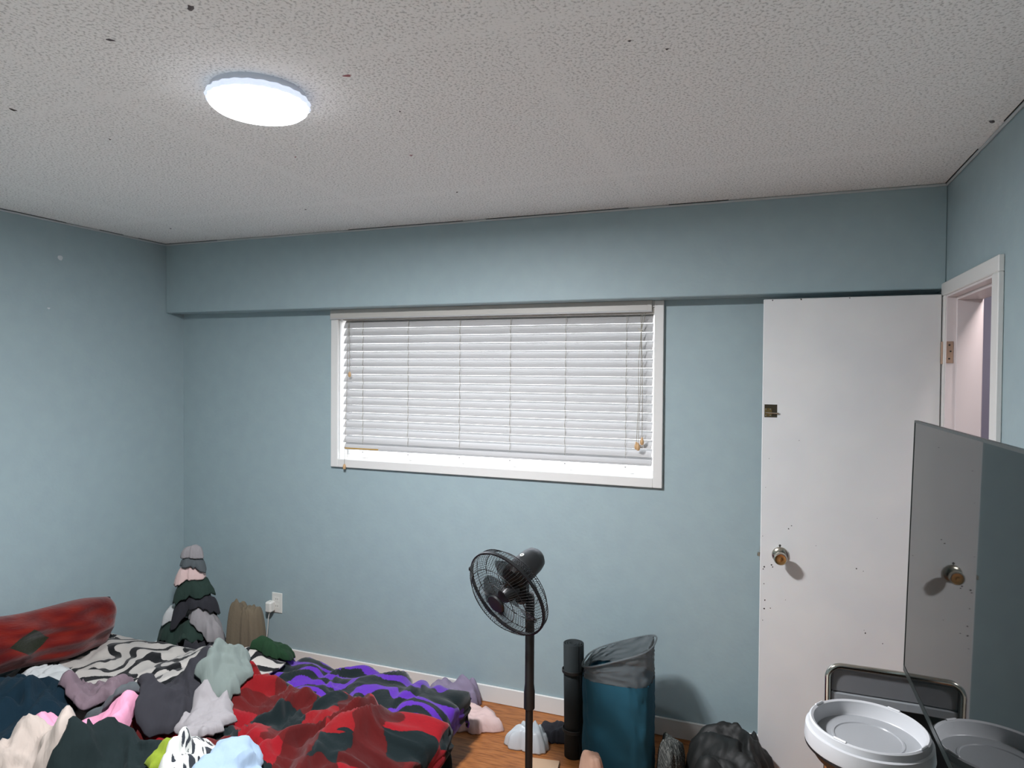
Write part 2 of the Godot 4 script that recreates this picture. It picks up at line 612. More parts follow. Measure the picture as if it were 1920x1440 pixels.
# ------------------------------------------------------------------ lamps
func ceiling_lamp(at: Vector3, r: float, energy: float, col: Color, called: String, label: String, category: String):
	if not M.has("lamp_glow"):
		mat("lamp_glow", Color.WHITE, 0.4, 0.0, {"emission_enabled": true, "emission": Color(0.97, 0.98, 1.0), "emission_energy_multiplier": 9.0})
		mat("lamp_pan", c8(225, 228, 235), 0.35, 0.2)
		mat("lamp_rim_glow", c8(225, 230, 240), 0.3, 0.0, {"emission_enabled": true, "emission": Color(0.86, 0.91, 1.0), "emission_energy_multiplier": 0.75})
	var t := thing(called, label, category, at)
	var st := mb()
	lathe(st, [Vector2(0, -0.022), Vector2(r - 0.012, -0.022), Vector2(r - 0.004, -0.018), Vector2(r - 0.004, 0.0)], 64)
	obj("base_pan", st, "lamp_pan", t)
	st = mb()
	lathe(st, [Vector2(r - 0.006, -0.034), Vector2(r + 0.004, -0.034), Vector2(r + 0.008, -0.026), Vector2(r + 0.004, -0.018), Vector2(r - 0.006, -0.018)], 96, Transform3D(), 0.02, 24)
	obj("scalloped_rim", st, "lamp_rim_glow", t)
	st = mb()
	lathe(st, [Vector2(0, -0.060), Vector2(r * 0.4, -0.0592), Vector2(r * 0.72, -0.056), Vector2(r * 0.92, -0.050), Vector2(r, -0.042), Vector2(r, -0.034)], 64)
	obj("diffuser", st, "lamp_glow", t)
	var l := AreaLight3D.new()
	l.name = "lamp_light"
	l.area_size = Vector2(r * 1.77, r * 1.77)
	l.light_energy = energy
	l.light_color = col
	l.shadow_enabled = true
	l.set("area_range", 12.0)
	t.add_child(l)
	l.position = Vector3(0, -0.064, 0)
	l.rotation = Vector3(-PI / 2, 0, 0)

# ------------------------------------------------------------------ room shell
func room():
	var st := mb()
	box(st, Vector3(-3.5, -0.1, -0.12), Vector3(1.9, 0.0, 4.42))
	struct("floor", st, "floor_wood", "orange-brown wooden floor")
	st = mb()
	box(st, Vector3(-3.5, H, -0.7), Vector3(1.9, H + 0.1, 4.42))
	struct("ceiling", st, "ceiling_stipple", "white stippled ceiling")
	# back wall round the window opening
	st = mb()
	var wl := -2.228
	var wr := -0.490
	box(st, Vector3(XL - 0.1, 0, -0.12), Vector3(wl, H, 0))
	box(st, Vector3(wr, 0, -0.12), Vector3(0.76, H, 0))
	box(st, Vector3(wl, 0, -0.12), Vector3(wr, 1.19, 0))
	box(st, Vector3(wl, 2.01, -0.12), Vector3(wr, H, 0))
	struct("wall_back", st, "wall_paint", "blue-grey wall with the window")
	st = mb()
	box(st, Vector3(XL, SOFFIT_Y, 0.0), Vector3(XR, H, SOFFIT_Z), 0.004)
	struct("wall_bulkhead", st, "wall_paint", "blue-grey boxed bulkhead along the top of the window wall")
	st = mb()
	box(st, Vector3(XL - 0.1, 0, -0.12), Vector3(XL, H, 4.4))
	struct("wall_left", st, "wall_paint", "blue-grey side wall behind the head of the bed")
	st = mb()
	box(st, Vector3(XR, 0, 0.0), Vector3(0.757, H, 0.185))
	box(st, Vector3(XR, 2.0, 0.185), Vector3(0.757, H, 0.765))
	box(st, Vector3(XR, 0, 0.765), Vector3(0.757, H, 4.4))
	struct("wall_right", st, "wall_paint", "blue-grey side wall with the doorway")
	st = mb()
	box(st, Vector3(XL - 0.1, 0, 4.3), Vector3(0.757, H, 4.4))
	struct("wall_front", st, "wall_paint", "blue-grey wall behind the viewer")
	st = mb()
	box(st, Vector3(1.75, 0, -0.7), Vector3(1.85, H, 4.4))
	box(st, Vector3(0.757, 0, -0.7), Vector3(1.85, H, -0.6))
	box(st, Vector3(0.66, 0, -0.7), Vector3(0.757, H, -0.12))
	box(st, Vector3(0.757, 0, 4.3), Vector3(1.85, H, 4.4))
	struct("wall_hallway", st, "hall_paint", "lavender-grey hallway walls past the doorway")
	st = mb()
	box(st, Vector3(0.757, -0.1, -0.7), Vector3(1.85, 0, -0.12))
	struct("floor_hallway", st, "floor_wood")
	# thin beads in the ceiling corners, caulk line above each
	var n := 0
	for e in [[Vector3(XL, H - 0.011, SOFFIT_Z), Vector3(XR, H - 0.001, SOFFIT_Z + 0.009)], [Vector3(XL, H - 0.011, SOFFIT_Z), Vector3(XL + 0.009, H - 0.001, 4.3)], [Vector3(XR - 0.009, H - 0.011, SOFFIT_Z), Vector3(XR, H - 0.001, 4.3)]]:
		n += 1
		var t := structure("trim_%d" % n, "thin painted bead where the ceiling meets the wall")
		st = mb()
		box(st, e[0], e[1], 0.003)
		obj("bead", st, "trim_bead", t)
		# hairline cracks of dark caulk above the bead, in short uneven lengths
		var rng := RandomNumberGenerator.new()
		rng.seed = 50 + n
		var along := 0 if n == 1 else 2
		var at: float = e[0][along]
		while at < minf(e[1][along], 3.0):
			var ln := rng.randf_range(0.05, 0.28)
			if rng.randf() < 0.42:
				var lo: Vector3 = e[0]
				var hi: Vector3 = e[1]
				lo[along] = at
				hi[along] = minf(at + ln, e[1][along])
				lo.y = H - 0.0022
				hi.y = H - 0.0002
				if n == 1:
					lo.z = SOFFIT_Z + 0.008
					hi.z = SOFFIT_Z + 0.0100 + rng.randf() * 0.0015
				elif n == 2:
					lo.x = XL + 0.008
					hi.x = XL + 0.0100 + rng.randf() * 0.0015
				else:
					hi.x = XR - 0.008
					lo.x = XR - 0.0100 - rng.randf() * 0.0015
				st = mb()
				box(st, lo, hi)
				obj("caulk_crack", st, "caulk_dark", t)
			at += ln
	# baseboards
	st = mb()
	box(st, Vector3(XL, 0, 0), Vector3(XR, 0.085, 0.012), 0.003)
	struct("baseboard_back", st, "white_paint", "white baseboard under the window")
	st = mb()
	box(st, Vector3(XL, 0, 0.012), Vector3(XL + 0.012, 0.085, 4.3), 0.003)
	struct("baseboard_left", st, "white_paint")
	st = mb()
	box(st, Vector3(XR - 0.012, 0, 0.83), Vector3(XR, 0.085, 4.3), 0.003)
	struct("baseboard_right", st, "white_paint")
	# door casing and jambs
	var dc := structure("trim_4", "white door casing and jambs round the doorway")
	for e in [[Vector3(0.634, 0, 0.131), Vector3(XR, 2.0, 0.185)], [Vector3(0.634, 2.0, 0.131), Vector3(XR, 2.051, 0.826)], [Vector3(0.634, 0, 0.765), Vector3(XR, 2.0, 0.826)]]:
		st = mb()
		box(st, e[0], e[1], 0.003)
		obj("casing_board", st, "white_paint", dc)
	for e in [[Vector3(0.640, 0, 0.185), Vector3(0.760, 2.0, 0.193)], [Vector3(0.640, 0, 0.757), Vector3(0.760, 2.0, 0.765)], [Vector3(0.640, 1.992, 0.193), Vector3(0.760, 2.0, 0.757)]]:
		st = mb()
		box(st, e[0], e[1], 0.001)
		obj("jamb_board", st, "jamb_paint", dc)
	for e in [[Vector3(0.672, 0, 0.193), Vector3(0.757, 1.992, 0.203)], [Vector3(0.672, 0, 0.747), Vector3(0.757, 1.992, 0.757)], [Vector3(0.672, 1.980, 0.203), Vector3(0.757, 1.992, 0.747)]]:
		st = mb()
		box(st, e[0], e[1], 0.002)
		obj("door_stop", st, "jamb_paint", dc)
	st = mb()
	box(st, Vector3(0.6415, 1.74, 0.193), Vector3(0.664, 1.823, 0.1955), 0.0008)
	var hl := obj("hinge_leaf", st, "hinge_paint", dc)
	for y in [1.757, 1.785, 1.809]:
		st = mb()
		lathe(st, [Vector2(0.0035, 0), Vector2(0.003, 0.0012), Vector2(0, 0.0012)], 10, Transform3D(Basis(Vector3.RIGHT, PI / 2), Vector3(0.651 + (0.004 if y == 1.785 else 0.0), y, 0.1955)))
		obj("screw", st, "chip_dark", hl)

# ------------------------------------------------------------------ window
func window():
	var w := structure("window_1", "wide white-cased window under the bulkhead")
	var st := mb()
	var z1 := 0.020
	for e in [[Vector3(-2.273, 1.158, 0), Vector3(-2.228, 2.030, z1)], [Vector3(-0.490, 1.158, 0), Vector3(-0.447, 2.030, z1)], [Vector3(-2.228, 1.158, 0), Vector3(-0.490, 1.203, z1)], [Vector3(-2.228, 2.0, 0), Vector3(-0.490, 2.030, z1)]]:
		st = mb()
		box(st, e[0], e[1], 0.0025)
		obj("casing_board", st, "white_paint", w)
	# jamb liners and sill inside the opening
	for e in [[Vector3(-2.228, 1.19, -0.12), Vector3(-0.490, 1.203, 0.0)], [Vector3(-2.228, 2.0, -0.12), Vector3(-0.490, 2.01, 0.0)], [Vector3(-2.231, 1.203, -0.12), Vector3(-2.226, 2.0, 0.0)], [Vector3(-0.492, 1.203, -0.12), Vector3(-0.487, 2.0, 0.0)]]:
		st = mb()
		box(st, e[0], e[1])
		obj("liner_board", st, "sill_white", w)
	# sash frame and panes
	st = mb()
	for e in [[Vector3(-2.226, 1.203, -0.105), Vector3(-0.492, 1.222, -0.075)], [Vector3(-2.226, 1.97, -0.105), Vector3(-0.492, 2.0, -0.075)], [Vector3(-2.226, 1.222, -0.105), Vector3(-2.214, 1.97, -0.075)], [Vector3(-0.504, 1.222, -0.105), Vector3(-0.492, 1.97, -0.075)]]:
		box(st, e[0], e[1], 0.002)
	obj("sash_frame", st, "sill_white", w)
	for e in [[-2.214, -0.504]]:
		st = mb()
		box(st, Vector3(e[0], 1.222, -0.092), Vector3(e[1], 1.97, -0.088))
		obj("pane", st, "glass_pane", w)

# ------------------------------------------------------------------ blind
func blind():
	var b := thing("window_blind", "closed white horizontal slat blind hanging in the window", "blind", Vector3(-1.357, 1.985, -0.028))
	var hw := 0.855
	var st := mb()
	box(st, Vector3(-hw, -0.012, -0.022), Vector3(hw, 0.014, 0.026), 0.003)
	obj("headrail", st, "valance_white", b)
	st = mb()
	box(st, Vector3(-hw - 0.06, -0.004, 0.049), Vector3(hw + 0.003, 0.046, 0.058), 0.002)
	var v := obj("valance", st, "valance_white", b)
	st = mb()
	box(st, Vector3(-hw - 0.06, -0.008, 0.049), Vector3(hw + 0.003, -0.0005, 0.061), 0.002)
	obj("valance_bead", st, "slat_white", v)
	st = mb()
	box(st, Vector3(hw - 0.02, -0.004, 0.0585), Vector3(hw + 0.002, 0.046, 0.0605), 0.001)
	obj("valance_clip", st, "valance_white", v)
	# sixteen bowed slats, room-side edge down
	var n := 16
	var pitch := 0.0425
	st = mb()
	var w := 0.05
	var segs := 6
	var prof := []
	for side in 2:
		for i in segs + 1:
			var k := i if side == 0 else segs - i
			var s := float(k) / segs - 0.5
			prof.append(Vector2(s * w, (0.25 - s * s) * 0.010 + (0.0014 if side == 0 else -0.0014)))
	st.set_smooth_group(-1)
	for i in prof.size():
		var a: Vector2 = prof[i]
		var c: Vector2 = prof[(i + 1) % prof.size()]
		var nn := Vector3(0, -(c - a).x, (c - a).y) * -1.0
		nn = Vector3(0, (a.y + c.y) / 2.0 - (0.25 - pow((a.x + c.x) / 2.0 / w, 2)) * 0.010, (a.x + c.x) * 0.02)
		quad(st, Vector3(-hw, a.y, a.x), Vector3(hw, a.y, a.x), Vector3(hw, c.y, c.x), Vector3(-hw, c.y, c.x), nn)
	for sx in [-1, 1]:
		for i in segs:
			quad(st, Vector3(sx * hw, prof[i].y, prof[i].x), Vector3(sx * hw, prof[i + 1].y, prof[i + 1].x), Vector3(sx * hw, prof[prof.size() - 2 - i].y, prof[prof.size() - 2 - i].x), Vector3(sx * hw, prof[prof.size() - 1 - i].y, prof[prof.size() - 1 - i].x), Vector3(sx, 0, 0))
	var first: MeshInstance3D = null
	var rng := RandomNumberGenerator.new()
	rng.seed = 4
	for k in n:
		var s: MeshInstance3D
		if first == null:
			first = obj("slat", st, "slat_white", b)
			s = first
		else:
			s = first.duplicate()
			s.name = "slat"
			b.add_child(s, true)
		s.position = Vector3(0, -0.034 - pitch * k, 0)
		s.rotation = Vector3(deg_to_rad(56.9 - 0.72 * k + rng.randf_range(-0.5, 0.5)), 0, deg_to_rad(rng.randf_range(-0.05, 0.05)))
	st = mb()
	box(st, Vector3(-hw, -0.009, -0.024), Vector3(hw, 0.009, 0.024), 0.004, Transform3D(Basis(Vector3.RIGHT, deg_to_rad(55)), Vector3(0, -0.036 - pitch * n + 0.006, -0.006)))
	var br := obj("bottom_rail", st, "slat_white", b)
	st = mb()
	box(st, Vector3(-hw + 0.01, -0.727, -0.008), Vector3(-hw + 0.225, -0.720, 0.016), 0.001)
	tag_part(obj("bare_strip", st, "bare_wood", br), "strip of bare yellow wood")
	# ladder cords: a thin string in front of the slats with a little plug under the rail
	for x in [-2.085, -1.802, -1.497, -1.215, -0.925, -0.625]:
		var lx: float = x + 1.357
		st = mb()
		var pts := []
		for i in n * 2 + 1:
			pts.append(Vector3(lx + 0.002 * sin(i * 1.7), -0.012 - i * pitch / 2.0 - 0.006, 0.0165 + 0.0035 * (1.0 if i % 2 else -1.0)))
		tube(st, pts, 0.0011, 5)
		var lc := obj("ladder_cord", st, "cord_dark", b)
		st = mb()
		lathe(st, [Vector2(0, -0.008), Vector2(0.005, -0.006), Vector2(0.005, 0.0), Vector2(0, 0.002)], 10, Transform3D(Basis(), Vector3(lx, -0.738, 0.014)))
		obj("cord_plug", st, "slat_white", lc)
	# lift cords on the right, knotted, with three wooden tassels
	var ends := [[Vector3(-0.569, 1.366, 0.012), -0.568], [Vector3(-0.560, 1.362, 0.016), -0.558], [Vector3(-0.543, 1.388, 0.010), -0.546]]
	for e in ends:
		st = mb()
		var p: Vector3 = e[0] - b.position
		var knot := Vector3(-0.552, 1.895, 0.008) - b.position
		var topp := Vector3(e[1] + 0.012, 1.972, 0.004) - b.position
		tube(st, [topp, knot, knot.lerp(p, 0.3) + Vector3(-0.006 if e[1] < -0.56 else 0.004, 0, 0.002), knot.lerp(p, 0.65) + Vector3(0.003, 0, 0), p], 0.0013, 5)
		var pc := obj("pull_cord", st, "cord_dark", b)
		st = mb()
		lathe(st, [Vector2(0, -0.034), Vector2(0.006, -0.032), Vector2(0.0095, -0.022), Vector2(0.0085, -0.012), Vector2(0.005, -0.004), Vector2(0.004, 0.003), Vector2(0, 0.004)], 16, Transform3D(Basis(), p))
		obj("tassel", st, "tassel_wood", pc)
	st = mb()
	tube(st, [Vector3(0.792, -0.082, 0.038), Vector3(0.80, -0.09, 0.041), Vector3(0.812, -0.091, 0.038), Vector3(0.806, -0.098, 0.042), Vector3(0.796, -0.094, 0.037)], 0.002, 6)
	obj("cord_knot", st, "cord", b)
	# tilt cords on the left: a short one and one that hangs past the casing
	for e in [[-2.165, Vector3(-2.158, 1.688, 0.008)], [-2.170, Vector3(-2.177, 1.178, 0.0265)]]:
		st = mb()
		var p: Vector3 = e[1] - b.position
		var topp := Vector3(e[0], 1.972, 0.004) - b.position
		tube(st, [topp, topp.lerp(p, 0.5) + Vector3(0.002, 0, 0.0), p], 0.0011, 5)
		var pc := obj("tilt_cord", st, "cord_dark", b)
		st = mb()
		lathe(st, [Vector2(0, -0.03), Vector2(0.006, -0.028), Vector2(0.009, -0.02), Vector2(0.008, -0.01), Vector2(0.004, 0.0), Vector2(0, 0.002)], 16, Transform3D(Basis(), p))
		obj("tassel", st, "tassel_wood", pc)

func tag_part(o: Node3D, label: String):
	o.set_meta("label", label)

# ------------------------------------------------------------------ door
func door():
	var d := structure("door_1", "open flush white door standing against the window wall")
	var st := mb()
	box(st, Vector3(-0.015, 0.012, 0.130), Vector3(0.630, 2.006, 0.165), 0.003)
	obj("slab", st, "door_paint", d)
	# knob set on the face
	var T := Transform3D(Basis(Vector3.RIGHT, PI / 2), Vector3(0.064, 0.938, 0.165))
	st = mb()
	lathe(st, [Vector2(0.0335, 0), Vector2(0.0335, 0.004), Vector2(0.030, 0.009), Vector2(0.020, 0.012), Vector2(0.013, 0.014)], 40, T)
	obj("rosette", st, "nickel", d)
	st = mb()
	lathe(st, [Vector2(0.013, 0.012), Vector2(0.0125, 0.038), Vector2(0.018, 0.044), Vector2(0.0255, 0.052), Vector2(0.0265, 0.066), Vector2(0.0245, 0.075), Vector2(0.021, 0.078)], 40, T)
	var k := obj("knob", st, "nickel", d)
	st = mb()
	lathe(st, [Vector2(0.0215, 0.077), Vector2(0.018, 0.0755), Vector2(0.006, 0.077), Vector2(0.0055, 0.0815), Vector2(0.0, 0.082)], 32, T)
	tag_part(obj("knob_face", st, "brass", k), "brass knob face with centre button")
	st = mb()
	box(st, Vector3(-0.0165, 0.905, 0.137), Vector3(-0.0145, 0.962, 0.159), 0.0005)
	var lp := obj("latch_plate", st, "nickel", d)
	st = mb()
	box(st, Vector3(-0.026, 0.921, 0.142), Vector3(-0.016, 0.937, 0.156), 0.002)
	obj("latch_bolt", st, "nickel", lp)
	# scraped patch with the remains of a barrel bolt
	st = mb()
	box(st, Vector3(-0.006, 1.512, 0.1645), Vector3(0.044, 1.566, 0.1658), 0.0003)
	var pt := obj("scraped_patch", st, "mortise_dark", d)
	st = mb()
	box(st, Vector3(-0.004, 1.516, 0.1655), Vector3(0.024, 1.550, 0.1675), 0.0006)
	var bp := obj("bolt_plate", st, "dull_brass", pt)
	st = mb()
	tube(st, [Vector3(-0.002, 1.532, 0.170), Vector3(0.050, 1.529, 0.170)], 0.0035, 10)
	obj("bolt", st, "nickel", pt)
	for e in [[0.001, 1.546], [0.018, 1.546], [0.001, 1.520], [0.018, 1.520]]:
		st = mb()
		lathe(st, [Vector2(0.0035, 0), Vector2(0.003, 0.0018), Vector2(0, 0.0024)], 10, Transform3D(Basis(Vector3.RIGHT, PI / 2), Vector3(e[0], e[1], 0.1674)))
		obj("rivet", st, "nickel", pt)
	# hinge knuckle between slab and jamb
	for y in [0.25, 1.78]:
		st = mb()
		lathe(st, [Vector2(0, -0.043), Vector2(0.006, -0.043), Vector2(0.006, 0.043), Vector2(0, 0.043)], 14, Transform3D(Basis(), Vector3(0.634, y, 0.172)))
		obj("hinge_knuckle", st, "hinge_paint", d)
	# paint chips
	var rng := RandomNumberGenerator.new()
	rng.seed = 9
	for e in [[0.028, 0.71, 3], [0.381, 0.666, 2], [0.386, 0.655, 5], [0.448, 0.622, 3], [0.35, 0.912, 4], [0.375, 0.904, 2], [0.015, 1.339, 2], [0.087, 0.752, 2], [0.031, 0.893, 5], [0.035, 0.885, 4], [0.006, 0.741, 4], [0.106, 1.064, 4], [-0.006, 1.011, 2], [0.002, 0.881, 5], [-0.002, 0.872, 4], [0.421, 1.121, 2], [0.003, 1.217, 2], [0.002, 0.81, 3], [0.004, 0.705, 5], [-0.001, 0.655, 3], [0.062, 0.976, 7], [0.2, 0.99, 2], [0.13, 1.42, 2], [0.02, 2.001, 4], [0.13, 2.001, 5], [0.31, 2.002, 3], [0.095, 1.05, 4]]:
		st = mb()
		st.set_smooth_group(-1)
		var c := Vector3(e[0], e[1], 0.1657)
		var r: float = e[2] * 0.00068
		var ring := []
		for i in 7:
			var a := TAU * i / 7.0
			ring.append(c + Vector3(cos(a) * r * rng.randf_range(0.6, 1.3), sin(a) * r * rng.randf_range(0.6, 1.6), -0.0005))
		for i in 7:
			tri(st, c, ring[i], ring[(i + 1) % 7], Vector3(0, 0, 1))
		obj("paint_chip", st, "chip_dark", d)

# ------------------------------------------------------------------ wall outlet
func outlet():
	var t := thing("wall_outlet", "white outlet plate on the wall above the bed", "outlet", Vector3(-2.651, 0.34, 0.0))
	var st := mb()
	box(st, Vector3(-0.036, -0.058, 0), Vector3(0.036, 0.058, 0.006), 0.002)
	obj("plate", st, "plate_white", t)
	for y in [-0.02, 0.02]:
		st = mb()
		box(st, Vector3(-0.016, y - 0.014, 0.006), Vector3(0.016, y + 0.014, 0.0075), 0.0008)
		var s := obj("socket", st, "plate_white", t)
		for x in [-0.006, 0.006]:
			st = mb()
			box(st, Vector3(x - 0.001, y - 0.002, 0.0075), Vector3(x + 0.001, y + 0.006, 0.0078))
			obj("slot", st, "chip_dark", s)
	var a := thing("plug_adapter", "white plug-in adapter in the outlet above the bed", "adapter", Vector3(-2.672, 0.322, 0.0078))
	st = mb()
	box(st, Vector3(-0.028, -0.03, 0.0), Vector3(0.014, 0.032, 0.045), 0.008)
	obj("body", st, "plate_white", a)
	st = mb()
	tube(st, [Vector3(-0.008, -0.028, 0.025), Vector3(-0.012, -0.06, 0.03), Vector3(-0.02, -0.12, 0.026), Vector3(-0.03, -0.22, 0.03)], 0.0025, 8)
	obj("cable", st, "plate_white", a)

# ------------------------------------------------------------------ bed
const BED_X1 := -1.33
const BED_Z0 := 0.50
const BED_TOP := 0.235

func drape(x: float, z: float, lift: float) -> Vector3:
	# lay a flat point (x, z) of cloth on the mattress; what reaches past its foot or far edge hangs down
	var r := 0.05
	var p := Vector3(x, BED_TOP + lift, z)
	var down := 0.0
	var sx := x - BED_X1
	if sx > 0.0:
		var a := minf(sx / r, PI / 2)
		p.x = BED_X1 + r * sin(a) + maxf(sx - r * PI / 2, 0.0) * 0.16 + lift * sin(a)
		down = maxf(down, r * (1.0 - cos(a)) + maxf(sx - r * PI / 2, 0.0) * 0.98)
	var sz := BED_Z0 - z
	if sz > 0.0:
		var a := minf(sz / r, PI / 2)
		p.z = BED_Z0 - r * sin(a) - maxf(sz - r * PI / 2, 0.0) * 0.12 - lift * sin(a)
		down = maxf(down, r * (1.0 - cos(a)) + maxf(sz - r * PI / 2, 0.0) * 0.98)
	p.y = maxf(p.y - down, 0.012 + 0.3 * lift)
	return p

func blanket(called: String, m: String, lo: Vector2, hi: Vector2, base: float, amp: float, f: float, ang: float, sd: float, uv: float, uvang: float, thick: float, extra = null) -> MeshInstance3D:
	var nu := int((hi.x - lo.x) / 0.0125) + 1
	var nv := int((hi.y - lo.y) / 0.0125) + 1
	var P := []
	var UV := []
	for j in nv:
		for i in nu:
			var u := float(i) / (nu - 1)
			var v := float(j) / (nv - 1)
			var x := lerpf(lo.x, hi.x, u)
			var z := lerpf(lo.y, hi.y, v)
			x += 0.05 * noise.get_noise_2d(z * 130.0 + sd, sd) + 0.02 * noise.get_noise_2d(x * 300.0, z * 300.0 + sd)
			z += 0.05 * noise.get_noise_2d(x * 130.0, sd * 2.0) + 0.02 * noise.get_noise_2d(x * 300.0 + sd, z * 300.0)
			var edge := minf(minf(u, 1.0 - u) * (hi.x - lo.x), minf(v, 1.0 - v) * (hi.y - lo.y))
			var soft := smoothstep(0.0, 0.07, edge)
			var y := base + amp * fold(x, z, f, ang, sd) * (0.35 + 0.65 * soft)
			if extra != null:
				y += extra.call(x, z) * soft
			var under := maxf(surf_soft(clampf(x, XL, BED_X1 - 0.03), clampf(z, BED_Z0 + 0.03, 1.95), 0.045, true) - BED_TOP, 0.0)
			P.append(drape(x, z, under + y + thick))
			UV.append(Vector2(x, z).rotated(uvang) * uv)
	for p in P:
		surf_add(p)
	var st := mb()
	grid_mesh(st, P, UV, nu, nv, thick)
	return obj(called, st, m)

func bump(x: float, z: float, cx: float, cz: float, rx: float, rz: float, h: float) -> float:
	return h * exp(-pow((x - cx) / rx, 2.0) - pow((z - cz) / rz, 2.0))

func bed():
	surf_start()
	var t := thing("mattress", "low pale mattress on the floor under the blankets", "mattress", Vector3(0, 0, 0))
	var st := mb()
	box(st, Vector3(XL + 0.02, 0.003, BED_Z0), Vector3(BED_X1, BED_TOP, 1.98), 0.03)
	obj("ticking", st, "mattress_cloth", t)
	st = mb()
	box(st, Vector3(XL + 0.018, BED_TOP - 0.055, BED_Z0 - 0.002), Vector3(BED_X1 + 0.002, BED_TOP - 0.043, 1.982), 0.004)
	obj("piping", st, "mattress_cloth", t)
	var p := blanket("purple_blanket", "purple_stripe", Vector2(-2.60, 0.34), Vector2(-1.14, 1.05), 0.002, 0.045, 2.2, 0.35, 3.0, 1.05, 0.12, 0.010, func(x, z): return bump(x, z, -2.35, 0.55, 0.12, 0.10, 0.05) + bump(x, z, -1.5, 0.62, 0.35, 0.12, 0.03))
	tag(p, "purple and black tiger-striped fleece blanket on the bed", "blanket")
	p = blanket("zebra_blanket", "zebra_stripe", Vector2(-3.30, 0.54), Vector2(-2.12, 1.62), 0.002, 0.040, 2.0, 0.8, 8.0, 1.25, 0.4, 0.010)
	tag(p, "black and white zebra-striped blanket on the bed", "blanket")
	p = blanket("red_comforter", "patchwork", Vector2(-2.26, 0.82), Vector2(-0.95, 1.66), 0.006, 0.085, 2.5, 0.55, 20.0, 1.5, 0.30, 0.014, func(x, z): return bump(x, z, -2.14, 0.88, 0.13, 0.15, 0.085) + bump(x, z, -1.45, 1.02, 0.30, 0.20, 0.055) + bump(x, z, -1.75, 1.25, 0.3, 0.2, 0.03))
	tag(p, "rumpled red, maroon and black patchwork comforter spilling over the bed foot", "comforter")
	# cream rug on the open floor, below the frame
	var rug := mb()
	box(rug, Vector3(-2.95, 0.001, 2.06), Vector3(0.05, 0.018, 4.0), 0.006)
	tag(obj("rug", rug, "rug_cream"), "cream rug on the floor beside the bed", "rug")
	var pl := pillow("patchwork_pillow", "patchwork_pillow", Vector3(0.23, 0.27, 0.88), self)
	pl.position = Vector3(XL + 0.16, 0.43, 1.03)
	pl.rotation = Vector3(deg_to_rad(-8), 0, deg_to_rad(7))
	tag(pl, "dark red pillow with a dark green diamond against the side wall", "pillow")

func px(pts: Array) -> Array:
	var o := []
	for p in pts:
		o.append(Vector2(p[0], p[1]))
	return o

